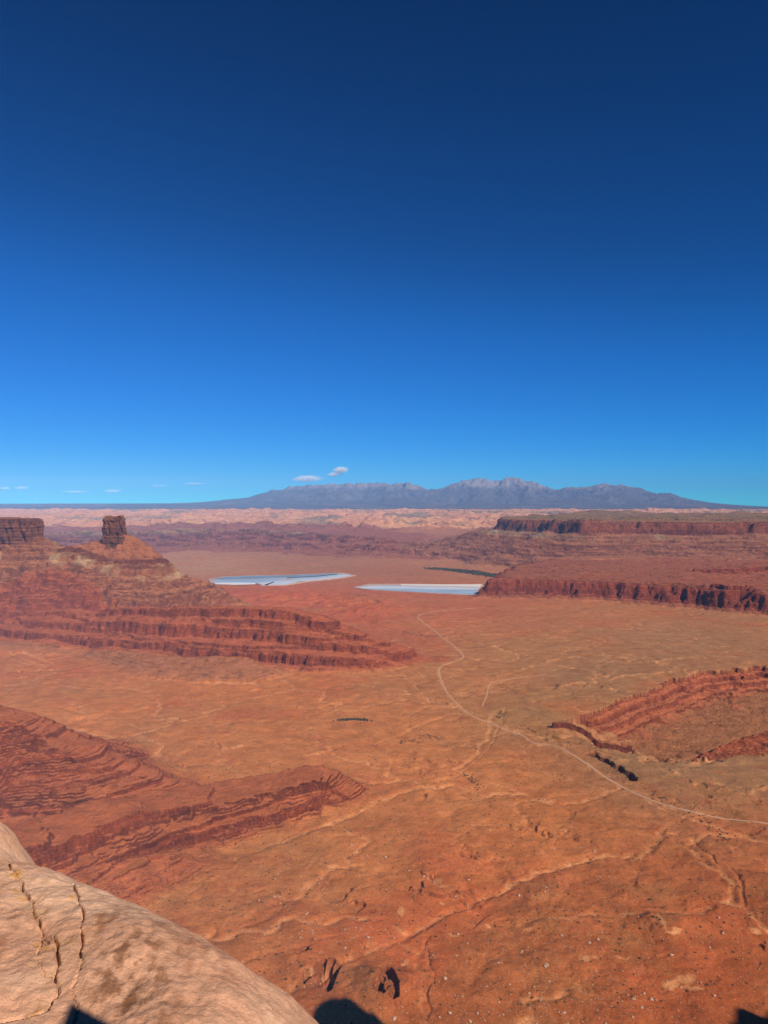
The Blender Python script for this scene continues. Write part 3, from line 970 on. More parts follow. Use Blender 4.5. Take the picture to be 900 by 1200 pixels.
# ------------------------------------------------------------------ split the ground into its landforms
vid = np.arange(NC * NR).reshape(NC, NR)
quads = np.stack([vid[:-1, :-1], vid[1:, :-1], vid[1:, 1:], vid[:-1, 1:]], -1).reshape(-1, 4)
qreg = REGION[:-1, :-1].reshape(-1)
V = np.stack([X, Y, Z], -1).reshape(-1, 3)
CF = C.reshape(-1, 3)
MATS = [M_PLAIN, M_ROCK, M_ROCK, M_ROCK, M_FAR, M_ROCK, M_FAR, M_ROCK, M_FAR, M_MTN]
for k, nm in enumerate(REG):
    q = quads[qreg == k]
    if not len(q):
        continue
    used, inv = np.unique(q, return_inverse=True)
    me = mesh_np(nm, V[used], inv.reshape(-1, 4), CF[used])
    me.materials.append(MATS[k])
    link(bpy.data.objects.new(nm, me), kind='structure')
del quads, qreg

def zat(x, y):
    return terrain(np.atleast_1d(np.asarray(x, float)), np.atleast_1d(np.asarray(y, float)), False)

# ------------------------------------------------------------------ dirt road and side track
def ribbon(name, pts, width, mat, lift=0.7, label=None):
    p = np.array(pts)
    t = np.gradient(p, axis=0)
    t /= np.linalg.norm(t, axis=1)[:, None] + 1e-9
    n = np.stack([-t[:, 1], t[:, 0]], 1)
    w = width * (1 + 0.6 * fbm(p[:, 0], p[:, 1], 60, 3, 351))
    offs = np.array([-0.5, -0.17, 0.17, 0.5])
    g = p[:, None, :] + n[:, None, :] * (offs[None, :] * w[:, None])[..., None]
    zs = zat(g[..., 0].ravel(), g[..., 1].ravel()).reshape(g.shape[:2])
    zc = zs.max(axis=1)
    zc = np.maximum(zc, np.convolve(np.pad(zc, 2, 'edge'), np.ones(5) / 5, 'valid'))
    zz = zs * 0.25 + zc[:, None] * 0.75 + lift
    zz[:, 0] -= 0.4
    zz[:, -1] -= 0.4
    v = np.concatenate([g, zz[..., None]], -1).reshape(-1, 3)
    i = np.arange(len(p) * 4).reshape(-1, 4)
    q = np.stack([i[:-1, :-1], i[:-1, 1:], i[1:, 1:], i[1:, :-1]], -1).reshape(-1, 4)
    me = mesh_np(name, v, q)
    me.materials.append(mat)
    return link(bpy.data.objects.new(name, me), kind='structure', label=label)

def earth_mat(name, c1, c2, scale=0.15, bump=0.3):
    t = NT(name)
    pos = t.add('ShaderNodeNewGeometry').outputs['Position']
    n1 = t.noise(scale, 5, 0.6, pos)
    n2 = t.noise(scale * 5, 3, 0.6, pos)
    f = t.math('ADD', t.rng(n1.outputs[0], 0.3, 0.7, 0, 0.7), t.rng(n2.outputs[0], 0.3, 0.7, -0.1, 0.3))
    return t.finish(t.mix(f, c1, c2), 0.95, n2.outputs[0], bump, 0.5 / scale * 0.1, 0.05)

def dense(pts, step):
    out = []
    for a, b in zip(pts[:-1], pts[1:]):
        k = max(1, int(math.hypot(b[0] - a[0], b[1] - a[1]) / step))
        out += [(a[0] + (b[0] - a[0]) * i / k, a[1] + (b[1] - a[1]) * i / k) for i in range(k)]
    return out + [pts[-1]]

M_ROAD = earth_mat('packed_dirt', (0.52, 0.30, 0.19), (0.42, 0.215, 0.13))
ribbon('dirt_road', dense(ROAD_W, 9), 4.6, M_ROAD, 0.6)
ribbon('dirt_track', dense(TRACK_W, 9), 3.0, M_ROAD, 0.4)

# ------------------------------------------------------------------ evaporation ponds
def flat_mat(name, c1, c2, rough, scale):
    t = NT(name)
    pos = t.add('ShaderNodeNewGeometry').outputs['Position']
    n1 = t.noise(scale, 4, 0.6, pos)
    return t.finish(t.mix(t.rng(n1.outputs[0], 0.35, 0.65, 0, 1), c1, c2), rough, None, spec=0.3)

M_BRINE = flat_mat('brine_blue', (0.27, 0.37, 0.49), (0.34, 0.44, 0.56), 0.5, 0.006)
M_PALEBRINE = flat_mat('pale_brine', (0.45, 0.51, 0.60), (0.54, 0.57, 0.63), 0.6, 0.006)
M_DARKBRINE = flat_mat('dark_brine', (0.17, 0.22, 0.28), (0.23, 0.28, 0.35), 0.5, 0.006)
M_SALT = flat_mat('salt_crust', (0.62, 0.60, 0.61), (0.70, 0.66, 0.65), 0.8, 0.01)
M_BERM = flat_mat('berm_earth', (0.40, 0.26, 0.20), (0.50, 0.36, 0.30), 0.9, 0.02)
M_PINKSALT = flat_mat('pink_salt', (0.66, 0.56, 0.52), (0.72, 0.62, 0.57), 0.8, 0.01)

def slab(name, px_pts, z, th, mat, parent=None, kind=None, loc=(0, 0, 0)):
    pts = [P(a, b, z) for a, b in px_pts]
    n = len(pts)
    v = [(p[0] - loc[0], p[1] - loc[1], z - loc[2]) for p in pts] + [(p[0] - loc[0], p[1] - loc[1], z - th - loc[2]) for p in pts]
    ar = sum(pts[i][0] * pts[(i + 1) % n][1] - pts[(i + 1) % n][0] * pts[i][1] for i in range(n))
    top, bot = list(range(n)), list(range(2 * n - 1, n - 1, -1))
    fs = [top, bot] + [[i, i + n, (i + 1) % n + n, (i + 1) % n] for i in range(n)]
    if ar < 0:
        fs = [f[::-1] for f in fs]
    me = bpy.data.meshes.new(name)
    me.from_pydata(v, [], fs)
    me.materials.append(mat)
    return link(bpy.data.objects.new(name, me), parent, kind)

PZ = POND_Z + 2.0
def pond(base_px, cells, kind_label):
    base = slab('evaporation_pond', base_px, PZ, 14, M_BERM, None, 'structure')
    base['label'] = kind_label
    for nm, pts, mat, dz in cells:
        slab(nm, pts, PZ + dz, dz + 1.0, mat, base)

pond([(244, 678.5), (262, 675.5), (300, 674.2), (345, 673.4), (392, 671.2), (404, 671.4), (417, 674.2), (402, 677), (360, 681.5), (335, 685.5), (306, 685.8), (300, 683.5), (270, 685), (247, 683)],
     [('pond_cell', [(246, 678.6), (264, 676.0), (300, 674.7), (345, 673.8), (388, 671.7), (394, 672.1), (370, 674.6), (338, 676.6), (300, 678.4), (262, 679.4)], M_DARKBRINE, 0.8),
      ('pond_cell', [(250, 680.2), (300, 679.2), (336, 677.3), (334, 679.3), (312, 681.6), (300, 682.9), (276, 682.4), (250, 682.4)], M_BRINE, 0.8),
      ('pond_cell', [(302, 683.2), (316, 681.8), (337, 679.9), (352, 680.4), (334, 685.0), (308, 685.3)], M_PALEBRINE, 0.8),
      ('pond_cell', [(340, 677.0), (372, 675.0), (396, 672.6), (402, 673.0), (372, 677.2), (340, 679.2)], M_BRINE, 0.8),
      ('pond_cell', [(342, 679.6), (372, 677.7), (404, 673.3), (412, 674.2), (398, 676.4), (358, 680.6)], M_PALEBRINE, 0.8),
      ('dike', [(336, 676.9), (372, 674.8), (395, 672.2), (396, 672.6), (373, 675.2), (337, 677.3)], M_ROCKDARK, 2.2),
      ('dike', [(310, 685.2), (320, 681.8), (322, 681.8), (313, 685.4)], M_ROCKDARK, 2.2),
      ('salt_bank', [(252, 683.0), (276, 682.6), (299, 683.0), (299, 684.2), (272, 684.8), (252, 684.2)], M_SALT, 1.6)],
     'long left evaporation pond of dark and pale blue strips')
pond([(413, 688.3), (432, 684.2), (470, 684.0), (520, 684.5), (568, 684.2), (560, 692), (559, 697.2), (500, 694.5), (430, 690.5)],
     [('pond_cell', [(418, 688.2), (440, 686.4), (500, 687.2), (563, 688.6), (560, 690.8), (500, 690.2), (440, 689.4), (424, 689.2)], M_PALEBRINE, 0.8),
      ('pond_cell', [(428, 690.0), (440, 689.8), (500, 690.6), (559.5, 691.4), (558, 696.6), (500, 694.0), (436, 690.6)], M_BRINE, 0.8),
      ('salt_bank', [(470, 684.4), (520, 684.9), (565, 684.6), (562, 687.6), (520, 686.6), (470, 685.8)], M_PINKSALT, 0.9)],
     'right evaporation pond, whitish blue with a pale salt margin')

# ------------------------------------------------------------------ river and its green banks
RIV = [P(a, b, 0)[:2] for a, b in ((505, 666.2), (525, 667.6), (550, 670.2), (575, 673.6), (598, 677.0), (640, 680))]

# ------------------------------------------------------------------ rock towers on the butte
def tower(name, outline, zb, zt, seed, mat, ledge, ledge2, crack_w, crack_d, taper, n_ring=46, label=None, cat=None, kind=None, topn=0.07):
    r = np.random.default_rng(seed)
    o = np.array(outline, float)
    o2 = np.vstack([o, o[:1]])
    L = np.concatenate([[0], np.cumsum(np.linalg.norm(np.diff(o2, axis=0), axis=1))])
    nseg = int(min(520 if kind is None else 1700, max(90, L[-1] / (crack_w / 5))))
    sarr = np.linspace(0, L[-1], nseg, endpoint=False)
    bx, by = np.interp(sarr, L, o2[:, 0]), np.interp(sarr, L, o2[:, 1])
    cx, cy = o[:, 0].mean(), o[:, 1].mean()
    tx, ty = np.gradient(bx), np.gradient(by)
    ln = np.hypot(tx, ty) + 1e-9
    nx, ny = ty / ln, -tx / ln
    sg = np.sign((nx * (bx - cx) + ny * (by - cy)).mean())
    nx, ny = nx * sg, ny * sg
    hh = np.linspace(0, 1, n_ring) ** 0.9
    vs, cs = [], []
    bed = r.random(60)
    for h in hh:
        z = zb + (zt - zb) * h
        zz = np.full_like(sarr, z)
        g = ridged(bx + 0.2 * z, by - 0.1 * z, crack_w * 2.2, 3, seed, 0.6)
        off = -crack_d * sstep(0.72, 0.98, g) - taper * h + 0.9 * crack_d * 0.3 * (bed[int(h * 22)] - 0.5)
        off = off + crack_d * 0.8 * fbm(bx, by + 1.5 * z, crack_w * 3, 3, seed + 3)
        if h > 0.9:
            off = off - (h - 0.9) * crack_d * 4
        top = (h ** 3) * (zt - zb) * topn * fbm(bx, by, crack_w * 2.4, 3, seed + 9)
        vs.append(np.stack([bx + nx * off, by + ny * off, zz + top], 1))
        cc = lerp(srgb(*ledge) / LIT * np.ones((nseg, 3)), srgb(*ledge2) / LIT, np.clip(bed[int(h * 30)] * 0.8 + 0.4 * fbm(bx * 1.0, by + z * 0.3, crack_w * 2, 3, seed + 5), 0, 1))
        cs.append(cc)
    for f in (0.75, 0.4, 0.05):
        p = vs[n_ring - 1]
        c = p.mean(axis=0)
        vs.append(np.stack([c[0] + (p[:, 0] - c[0]) * f, c[1] + (p[:, 1] - c[1]) * f, p[:, 2] * f + (c[2] + 2) * (1 - f) + 2 * fbm(p[:, 0] * f, p[:, 1] * f, 25, 2, seed)], 1))
        cs.append(cs[n_ring - 1])
    V_ = np.concatenate(vs)
    R_ = len(vs)
    i = np.arange(R_ * nseg).reshape(R_, nseg)
    j = np.roll(i, -1, axis=1)
    q = np.stack([i[:-1], j[:-1], j[1:], i[1:]], -1).reshape(-1, 4)
    if sg < 0:
        q = q[:, ::-1]
    org = np.array([cx, cy, zb])
    me = mesh_np(name, V_ - org, q, np.concatenate(cs), smooth=False)
    me.materials.append(mat)
    ob = bpy.data.objects.new(name, me)
    ob.location = org
    return link(ob, None, kind, label, cat)

c0 = P(135, 637, 343)
chim = [(c0[0] + a, c0[1] + b) for a, b in ((-54, -38), (-20, -52), (22, -50), (52, -34), (58, 10), (40, 46), (-10, 55), (-52, 30))]
tower('sandstone_tower', chim, 318, 476, 31, M_ROCK, (108, 62, 52), (150, 94, 76), 14, 17, 9, topn=0.12,
      label='free standing square sandstone tower on the crest of the left butte', cat='rock tower')
c1 = P(32, 637, 343)
blk = [(c1[0] + a, c1[1] + b) for a, b in ((-1500, -30), (-1100, 10), (-700, -20), (-380, 14), (-160, -16), (-60, -8), (-8, 10), (4, 60), (-10, 220), (-300, 420), (-1500, 500))]
tower('flat_topped_mesa', blk, 318, 463, 33, M_ROCK, (108, 62, 54), (146, 90, 74), 26, 20, 6, n_ring=44, topn=0.05,
      label='flat topped cliff block cut by the left edge of the frame', cat='mesa')

# ------------------------------------------------------------------ the sandstone shelf in the foreground
RIM = [(560, 1420, 2.1, ), (410, 1330, 2.25), (332, 1200, 2.55), (318, 1150, 2.8), (288, 1098, 3.05), (236, 1064, 3.3), (180, 1043, 3.5), (110, 1018, 3.8),
       (78, 1010, 3.95), (34, 1003, 4.15), (10, 1002, 4.3), (-40, 1000, 4.7), (-200, 980, 5.2)]
def at_d(px, py, d):
    u_, dy, dz = ray(px, py)
    t = d / dy
    return (u_ * t, d, dz * t)
rim3 = [at_d(*q) for q in RIM]
rim2 = [(0.35, -2.5), (0.42, 0.0), (0.3, 1.2)] + [p[:2] for p in rim3[1:]]
rimz = [-1.62, -1.62, -1.66] + [p[2] for p in rim3[1:]]
def shelf_px(px, py):
    """a point on the shelf's mean top that lies along a pixel direction"""
    u_, dy, dz = ray(px, py)
    ts = np.linspace(1.2, 7, 900)
    zz = shelf(u_ * ts, dy * ts, True)
    k_ = np.nonzero(dz * ts < zz)[0]
    t = ts[k_[0]] if len(k_) else 3.0
    return (u_ * t, dy * t)

KNOB = at_d(-10, 985, 4.2)
KNOB_H = 0.21
def shelf(x, y, plain=False):
    x = np.asarray(x, float)
    y = np.asarray(y, float)
    d, (zr,) = poly_dist(x, y, rim2, [(v,) for v in rimz])
    # inside = left of / nearer than the rim
    poly = rim2 + [(-9, 7.0), (-9, -2.5)]
    s_ = np.where(in_poly(x, y, poly), d, -d)
    # mean top: a gentle dome that falls towards the rim
    num = np.zeros(x.shape)
    den = np.zeros(x.shape)
    for (ax, ay), zz in zip(rim2, rimz):
        w = 1 / ((x - ax) ** 2 + (y - ay) ** 2 + 0.15) ** 1.2
        num += w * zz
        den += w
    base = num / den
    dome = 0.11 * (1 - np.exp(-np.maximum(s_, 0) / 1.1))
    R_ = 0.42
    q = np.maximum(R_ - s_, 0)
    roll = q * q / (2 * R_) * 0.75
    z = base + dome - roll + 0.07 + KNOB_H * np.exp(-(((x - KNOB[0]) / 0.19) ** 2 + ((y - KNOB[1]) / 0.42) ** 2) ** 1.4)
    if plain:
        return z
    # facets, hollows, grain
    z = z + 0.055 * fbm(x + 3, y, 1.4, 2, 211) + 0.040 * fbm(x * 1.1, y, 0.42, 4, 214, 0.6) + 0.05 * np.abs(x + 0.78 + 0.32 * (y - 3.0) + 0.06 * fbm(x, y, 0.3, 2, 216)) * (s_ > 0) - 0.02
    z = z + 0.008 * fbm(x, y * 0.5, 0.16, 3, 217) + 0.0045 * fbm(x, y * 0.5, 0.045, 3, 221, 0.65)
    z = z - 0.004 * sstep(0.25, 0.6, fbm(x, y * 0.6, 0.12, 3, 227))
    z = z + 0.0012 * fbm(x, y * 0.7, 0.014, 2, 225)
    return z

CR = [([(4, 1018), (18, 1028), (24, 1040), (34, 1056), (44, 1072), (50, 1086), (55, 1100)], 0.010, 0.05),
      ([(52, 1088), (62, 1092), (67, 1106), (68, 1122), (66, 1136), (68, 1150), (60, 1166), (53, 1176), (36, 1182), (18, 1186), (-6, 1192)], 0.010, 0.06),
      ([(50, 1082), (47, 1096), (44, 1112), (46, 1126), (54, 1136), (66, 1138)], 0.006, 0.03),
      ([(87, 1038), (94, 1054), (97, 1072), (95, 1094), (94, 1112), (90, 1134), (86, 1150), (90, 1172), (84, 1190), (88, 1215)], 0.009, 0.055)]
CRW = [([shelf_px(*q) for q in smooth_poly(c, 4)], w, d) for c, w, d in CR]
gx_ = np.concatenate([np.linspace(-6.0, -2.6, 60, endpoint=False), np.linspace(-2.6, 0.05, 430), np.linspace(0.05, 1.1, 30)[1:]])
gy_ = np.concatenate([np.linspace(-2.4, 1.9, 60, endpoint=False), np.linspace(1.9, 4.8, 460), np.linspace(4.8, 6.4, 40)[1:]])
SX, SY = np.meshgrid(gx_, gy_, indexing='ij')
SZ = shelf(SX, SY)
ck = np.zeros(SX.shape)
jx = 0.018 * fbm(SX, SY, 0.12, 3, 231)
jy = 0.018 * fbm(SX + 9, SY, 0.16, 3, 235)
for pts, w, dep in CRW:
    m = box_mask(SX, SY, pts, 0.4)
    i = np.nonzero(m)
    d, _ = poly_dist(SX[i] + jx[i], SY[i] + jy[i], pts)
    vary = 0.35 + 0.65 * sstep(-0.35, 0.25, fbm(SX[i], SY[i], 0.22, 2, 239))
    SZ[i] -= dep * 1.2 * vary * (1 - sstep(w * 0.1, w * 0.4 * vary + 0.0015, d)) + 0.006 * (1 - sstep(0, 0.12, d))
    ck[i] = np.maximum(ck[i], 1 - sstep(0.01, 0.07, d))
# drop outside of the rim goes down as the cliff's own face
SZ = np.maximum(SZ, -5.5 - 0.5 * fbm(SX, SY, 1.0, 2, 241))
n1 = fbm(SX, SY, 0.8, 4, 251)
n2 = fbm(SX, SY * 0.5 + SX * 0.3, 0.20, 5, 255, 0.62)
n3 = fbm(SX, SY * 0.5, 0.05, 4, 259, 0.65)
base = np.array([0.64, 0.325, 0.19])
sc = base * np.ones(SX.shape + (3,)) * (1 + 0.10 * n1 + 0.24 * n2 + 0.34 * n3)[..., None]
sc = lerp(sc, np.array([0.74, 0.44, 0.275]), 0.75 * sstep(-0.05, 0.45, n1 + 0.25 * n2 - 0.25 * (SX + 0.9)))
sc = lerp(sc, np.array([0.43, 0.175, 0.095]), 0.65 * sstep(0.05, 0.5, n2 - 0.3 * n1))
pv = shelf_px(150, 1140)
stain = np.exp(-(((SX - pv[0] + 0.3 * (SY - pv[1])) / 0.22) ** 2 + ((SY - pv[1]) / 0.55) ** 2)) * sstep(-0.15, 0.3, n2 + 0.8 * n3)
sc = lerp(sc, srgb(118, 78, 62) / LIT, 0.9 * stain)
pv2 = shelf_px(110, 1068)
stain2 = np.exp(-(((SX - pv2[0]) / 0.5) ** 2 + ((SY - pv2[1]) / 0.35) ** 2)) * sstep(0.0, 0.4, n2 + 0.4 * n3)
sc = lerp(sc, srgb(140, 92, 74) / LIT, 0.55 * stain2)
sc = lerp(sc, srgb(220, 180, 145) / LIT * np.array([1.05, 1.12, 1.25]), 0.3 * ck * sstep(0.1, 0.4, n3 + n2))
lich = sstep(0.25, 0.5, fbm(SX, SY, 0.12, 3, 263)) * sstep(0.2, 0.7, ck) * (SX < -0.8)
sc = lerp(sc, srgb(196, 140, 50) / LIT, 0.6 * lich)
sc = np.clip(sc, 0.03, 0.8)

def shelf_material():
    t = NT('foreground_sandstone')
    at = t.add('ShaderNodeAttribute', attribute_name='soil')
    pos = t.add('ShaderNodeTexCoord').outputs['Object']
    a = t.noise(22, 6, 0.72, pos)
    b = t.noise(150, 4, 0.75, pos)
    v = t.add('ShaderNodeVectorMath', operation='SCALE')
    t.link(at.outputs['Color'], v.inputs[0])
    t.link(t.math('ADD', t.rng(a.outputs[0], 0.25, 0.75, 0.78, 1.2), t.rng(b.outputs[0], 0.25, 0.75, -0.22, 0.22)), v.inputs['Scale'])
    h = t.math('ADD', t.math('MULTIPLY', a.outputs[0], 1.0), t.math('MULTIPLY', b.outputs[0], 0.13))
    return t.finish(v.outputs[0], 0.9, h, 1.0, 0.015, 0.1)
vi = np.arange(SX.size).reshape(SX.shape)
q = np.stack([vi[:-1, :-1], vi[1:, :-1], vi[1:, 1:], vi[:-1, 1:]], -1).reshape(-1, 4)
keep = (SZ[:-1, :-1] > -5.4).reshape(-1)
q = q[keep]
vv = np.stack([SX, SY, SZ], -1).reshape(-1, 3)
used, inv = np.unique(q, return_inverse=True)
me = mesh_np('sandstone_shelf', vv[used], inv.reshape(-1, 4), sc.reshape(-1, 3)[used])
me.materials.append(shelf_material())
shelf_ob = bpy.data.objects.new('sandstone_boulder', me)
shelf_ob.location = (0, 0, HC)
link(shelf_ob, label='large rounded tan sandstone boulder with two cracks in the lower left foreground', cat='boulder')


# ------------------------------------------------------------------ the overlook's own cliff (unseen; promontories shaped to cast shadow on the frame's foot)
rimo = [(-900, -420), (-420, -160), (-120, -30), (-8, 3), (-2, 4), (4, 2), (60, -25), (180, -60), (300, 40), (350, 180), (356, 250), (362, 254), (368, 294), (380, 308), (394, 312), (410, 311), (417, 306), (422, 292),
        (426, 276), (430, 292), (436, 290), (440, 268), (446, 230), (520, 90), (640, 10), (740, 90), (790, 200), (802, 244), (808, 272), (820, 276), (824, 294), (838, 297), (843, 282), (854, 280), (858, 290), (870, 288),
        (874, 254), (900, 180), (1000, 30), (1400, -200), (1400, -1500), (-900, -1500)]
tower('overlook_cliff', rimo, -12, HC - 4, 41, M_ROCK, (150, 80, 56), (190, 112, 80), 16, 4, 3, n_ring=16, kind='structure', topn=0.004)

# ------------------------------------------------------------------ loose rocks
def lump(seed, sub=1, flat=0.7, rough=0.35):
    import bmesh
    bm = bmesh.new()
    bmesh.ops.create_icosphere(bm, subdivisions=sub, radius=1)
    r = np.random.default_rng(seed)
    cuts = r.normal(size=(7, 3))
    cuts /= np.linalg.norm(cuts, axis=1)[:, None]
    lim = r.uniform(0.55, 0.9, 7)
    out = []
    for v in bm.verts:
        p = np.array(v.co)
        for c, l_ in zip(cuts, lim):
            dd = p @ c
            if dd > l_:
                p = p - c * (dd - l_)
        p = p * (1 + rough * 0.4 * (r.random() - 0.5))
        p[2] *= flat
        v.co = p
        out.append(p)
    bm.verts.index_update()
    V_ = np.array(out)
    T_ = np.array([[v.index for v in f.verts] for f in bm.faces])
    bm.free()
    return V_, T_

M_PALE = earth_mat('pale_boulder_rock', (0.50, 0.32, 0.22), (0.34, 0.18, 0.11), 0.12, 0.5)
M_REDR = earth_mat('red_boulder_rock', (0.30, 0.12, 0.07), (0.40, 0.18, 0.10), 0.5, 0.5)
LUMPS = [lump(k, 1) for k in range(5)]
LM = []
for V_, T_ in LUMPS:
    me = mesh_np('boulder_stone', V_, T_, smooth=False)
    me.materials.append(M_PALE)
    LM.append(me)
# strewn fields: (pixel centre, spread, count)
FIELDS = [(330, 1062, 50, 26, 170), (410, 1092, 60, 16, 230), (450, 1052, 60, 30, 150), (640, 1120, 70, 45, 330), (590, 1165, 70, 30, 230), (700, 1180, 70, 25, 200), (560, 960, 90, 40, 170),
          (500, 1010, 70, 25, 120), (700, 1060, 60, 25, 110), (800, 1150, 60, 40, 120), (390, 995, 50, 14, 70), (90, 712, 20, 9, 60), (840, 1100, 40, 60, 60), (500, 1150, 80, 40, 150), (250, 850, 150, 30, 60),
          (660, 1010, 60, 20, 60), (620, 920, 90, 30, 70)]
pts = []
for a, b, sa, sb, n_ in FIELDS:
    # rocks gather along faint lines
    for _ in range(n_):
        q_ = rng.normal(size=2)
        a_ = a + sa * q_[0]
        b_ = b + sb * q_[1] - 0.25 * (sa * q_[0]) * (sb / sa)
        if 600 < b_ < 1240 and -40 < a_ < 940:
            pts.append(P(a_, b_, 0)[:2] + (b > 760,))
pts = [p for p in pts]
pa = np.array([p[:2] for p in pts])
pzz = zat(pa[:, 0], pa[:, 1])
size = 0.5 + rng.pareto(2.6, len(pa)) * 0.55
size = np.clip(size * 0.8, 0.45, 2.4) * np.where(pa[:, 1] > 2500, 2.4, 1)
# the white slope rocks of the butte sit higher than the plain
app = size / pa[:, 1]
order = np.argsort(-app)
big_n = 290
lab = 'small pale boulder among many strewn over the red desert floor'
for c, k_ in enumerate(order[:big_n]):
    me = LM[c % 5]
    o = bpy.data.objects.new('pale_boulder', me)
    sc_ = size[k_]
    o.scale = (sc_ * rng.uniform(0.8, 1.5), sc_ * rng.uniform(0.8, 1.2), sc_ * rng.uniform(0.7, 1.1))
    o.location = (pa[k_, 0], pa[k_, 1], pzz[k_] + 0.22 * sc_)
    o.rotation_euler = (rng.uniform(-.3, .3), rng.uniform(-.3, .3), rng.uniform(0, 6.3))
    link(o, label=lab, cat='boulder', group='pale boulders strewn over the red desert floor')
def scatter_mesh(name, ids, pa, pz, size, lumps, mat, sink=0.2, tall=1.0):
    vs, ts, off = [], [], 0
    for k_ in ids:
        V_, T_ = lumps[k_ % len(lumps)]
        an = rng.uniform(0, 6.3)
        ca, sa = math.cos(an), math.sin(an)
        w = V_ * size[k_]
        vs.append(np.stack([w[:, 0] * ca - w[:, 1] * sa + pa[k_, 0], w[:, 0] * sa + w[:, 1] * ca + pa[k_, 1], w[:, 2] * tall + pz[k_] + sink * size[k_]], 1))
        ts.append(T_ + off)
        off += len(V_)
    me = mesh_np(name, np.concatenate(vs), np.concatenate(ts), smooth=False)
    me.materials.append(mat)
    return link(bpy.data.objects.new(name, me), kind='stuff')
scatter_mesh('rock_litter', order[big_n:], pa, pzz, size, LUMPS, M_PALE)

# ------------------------------------------------------------------ desert brush
def leafy(seed, n=34):
    """a low bush: many small leaf clumps through a dome's volume"""
    r = np.random.default_rng(seed)
    vs, ts = [], []
    for k_ in range(n):
        d = r.normal(size=3)
        d /= np.linalg.norm(d)
        d[2] = abs(d[2])
        c = d * r.uniform(0.35, 1.0) * np.array([1, 1, 0.8])
        a, b = r.normal(size=3), r.normal(size=3)
        a, b = a / np.linalg.norm(a) * 0.34, b / np.linalg.norm(b) * 0.34
        vs += [c + a, c - a * 0.5 + b, c - a * 0.5 - b]
        ts.append([3 * k_, 3 * k_ + 1, 3 * k_ + 2])
    return np.array(vs), np.array(ts)
M_BRUSH = earth_mat('brush_leaves', (0.075, 0.065, 0.04), (0.12, 0.10, 0.06), 0.4, 0.0)
M_GREEN = earth_mat('river_leaves', (0.06, 0.06, 0.035), (0.10, 0.09, 0.055), 0.05, 0.0)
BUSH = [leafy(60 + k_) for k_ in range(5)]
def along(pxpts, n_, jit):
    pl = dense([P(*q)[:2] for q in smooth_poly(pxpts, 4)], 4)
    idx = rng.integers(0, len(pl), n_)
    return np.array([pl[i] for i in idx]) + rng.normal(size=(n_, 2)) * jit
def brush(name, xy, smin, smax, mat, tall=1.0):
    pz = zat(xy[:, 0], xy[:, 1])
    sz = rng.uniform(smin, smax, len(xy))
    return scatter_mesh(name, np.arange(len(xy)), xy, pz, sz, BUSH, mat, 0.0, tall)
rv = np.array([(505, 666.2), (525, 667.6), (550, 670.2), (575, 673.6), (600, 677.5)])
brush('riverside_thicket', np.concatenate([along([tuple(q) for q in rv], 1500, (30, 42)), along([(525, 667.0), (560, 670.5), (600, 676.5)], 500, (30, 30))]), 6, 12, M_GREEN, 0.9)
brush('spring_thicket', along([(398, 845.5), (408, 844.6), (420, 844.6), (427, 845.6)], 160, (5, 5)), 1.6, 3.4, M_GREEN)
brush('wash_brush', np.concatenate([along([(692, 888), (706, 893), (722, 901), (742, 914)], 170, (5, 6)), along([(760, 929), (790, 944), (830, 962), (850, 985)], 60, (9, 9)),
      along([(470, 740), (500, 744), (520, 746)], 150, (14, 16)), along([(500, 862), (520, 868)], 40, (9, 9)), along([(545, 905), (560, 922)], 40, (6, 10)), along([(470, 872), (480, 868), (492, 872)], 40, (6, 8)),
      along([(585, 840), (590, 834)], 40, (5, 8)), along([(700, 1130), (860, 1060)], 50, (60, 60)), along([(350, 1140), (470, 1180)], 40, (30, 30))]), 1.0, 2.4, M_BRUSH)
# single low bushes strewn over the plain, denser along the washes
bx_, by_ = rng.uniform(-620, 700, 16000), rng.uniform(820, 2300, 16000)
keep_ = (np.abs(bx_ / by_) < 0.5) & (rng.random(16000) < 0.10 + 1.2 * flow_at(bx_, by_, FLOWW) + 0.25 * sstep(0.0, 0.5, fbm(bx_, by_, 160, 3, 411)))
sb_ = np.stack([bx_[keep_], by_[keep_]], 1)[:3200]
brush('desert_bushes', sb_, 0.8, 1.9, M_BRUSH, 0.8)
# brush and junipers on top of the big mesa
nb_ = 1700
mx = rng.uniform(1300, 6500, nb_)
my = 7000 + rng.exponential(900, nb_)
mz = zat(mx, my)
ok = (mz > 372)
brush('mesa_top_brush', np.stack([mx[ok], my[ok]], 1), 5, 10, M_BRUSH, 0.6)

# ------------------------------------------------------------------ an unseen blocker added beside the camera to cast a shadow on the shelf
V_, T_ = lump(77, 3, 1.0, 0.1)
V_ = V_ * np.array([0.27, 0.26, 1.4])
me = mesh_np('shadow_blocker', V_, T_, smooth=False)
me.materials.append(M_PALE)
o = bpy.data.objects.new('shadow_blocker', me)
o.location = (0.95, 0.00, HC + 0.80 - V_[:, 2].max())
link(o, kind='structure')

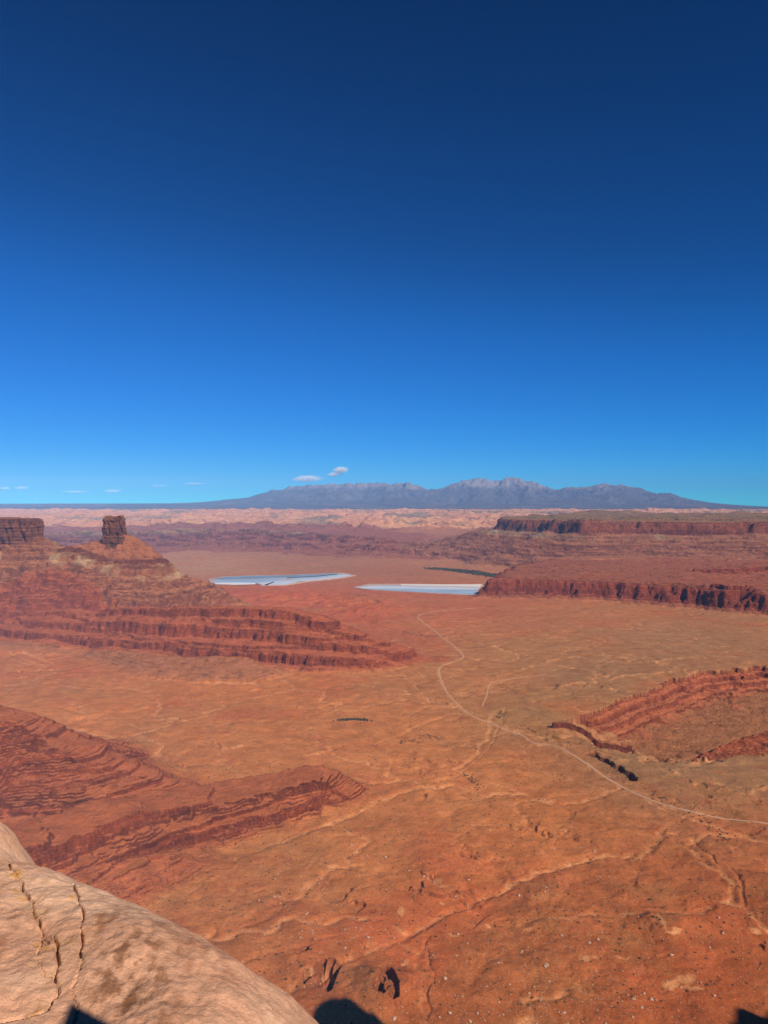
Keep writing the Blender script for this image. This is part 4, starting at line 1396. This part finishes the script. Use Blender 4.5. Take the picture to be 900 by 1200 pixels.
# ------------------------------------------------------------------ clouds beyond the mountains
def cloud(px, py, wpx, hpx, dens, seed, label, D=62000.0):
    import bmesh
    t = NT('cloud_vapour')
    tc = t.add('ShaderNodeTexCoord').outputs['Object']
    n1 = t.noise(1.9, 6, 0.62, tc, 0.3)
    vl = t.add('ShaderNodeVectorMath', operation='LENGTH')
    t.link(tc, vl.inputs[0])
    fall = t.rng(vl.outputs['Value'], 0.25, 1.0, 0.34, -0.42)
    d = t.math('MULTIPLY', t.math('MAXIMUM', t.math('ADD', t.math('SUBTRACT', n1.outputs[0], 0.42), fall), 0.0), dens)
    pv_ = t.add('ShaderNodeVolumePrincipled')
    pv_.inputs['Color'].default_value = (0.98, 0.98, 0.98, 1)
    pv_.inputs['Anisotropy'].default_value = -0.4
    t.link(d, pv_.inputs['Density'])
    t.link(pv_.outputs[0], t.out.inputs['Volume'])
    bm = bmesh.new()
    bmesh.ops.create_icosphere(bm, subdivisions=4, radius=1)
    for v in bm.verts:
        p = v.co
        if p.z < -0.35:
            p.z = -0.35 + (p.z + 0.35) * 0.3
    me = bpy.data.meshes.new('cloud')
    bm.to_mesh(me)
    bm.free()
    me.materials.append(t.m)
    o = bpy.data.objects.new('cloud', me)
    c = at_d(px, py, D)
    k_ = D / 900
    o.location = (c[0], c[1], c[2] + HC)
    o.scale = (wpx * k_ * 0.62, 1400, hpx * k_ * 0.75)
    o.rotation_euler = (0, 0, seed * 0.13)
    link(o, label=label, cat='cloud', group='small clouds low over the horizon')
cloud(360, 561, 44, 9, 0.006, 1, 'wide flat white cloud over the left mountain shoulder')
cloud(391, 556, 16, 6, 0.008, 2, 'small white cloud between the wide flat one and the upper puff')
cloud(399, 551, 20, 9, 0.010, 3, 'small bright puff, highest of the clouds')
cloud(6, 572, 16, 4, 0.002, 4, 'thin wisp of cloud at the left edge of the sky')
cloud(25, 571.5, 20, 4, 0.002, 5, 'thin wisp of cloud above the flat topped mesa')
cloud(88, 576, 42, 3, 0.0016, 6, 'long faint streak of cloud left of the sandstone tower')
cloud(132, 575, 22, 4, 0.0022, 7, 'faint wisp of cloud straight above the sandstone tower')
cloud(228, 566.5, 34, 3, 0.0012, 8, 'faint streak of cloud left of the mountain foot')
cloud(186, 569, 16, 3, 0.0014, 9, 'tiny faint wisp of cloud right of the sandstone tower')

# ------------------------------------------------------------------ haze
def haze_box():
    lo, hi = (-26500, -2600, -140.0), (26500, 46500, 1790.0)
    v = [(a, b, c) for a in (lo[0], hi[0]) for b in (lo[1], hi[1]) for c in (lo[2], hi[2])]
    f = [(0, 1, 3, 2), (4, 6, 7, 5), (0, 4, 5, 1), (2, 3, 7, 6), (0, 2, 6, 4), (1, 5, 7, 3)]
    me = bpy.data.meshes.new('haze')
    me.from_pydata(v, [], f)
    t = NT('thin_haze')
    pv_ = t.add('ShaderNodeVolumePrincipled')
    pv_.inputs['Color'].default_value = (0.30, 0.55, 0.98, 1)
    pv_.inputs['Density'].default_value = 1.85e-5
    pv_.inputs['Anisotropy'].default_value = -0.55
    t.link(pv_.outputs[0], t.out.inputs['Volume'])
    me.materials.append(t.m)
    link(bpy.data.objects.new('haze', me), kind='stuff')
haze_box()
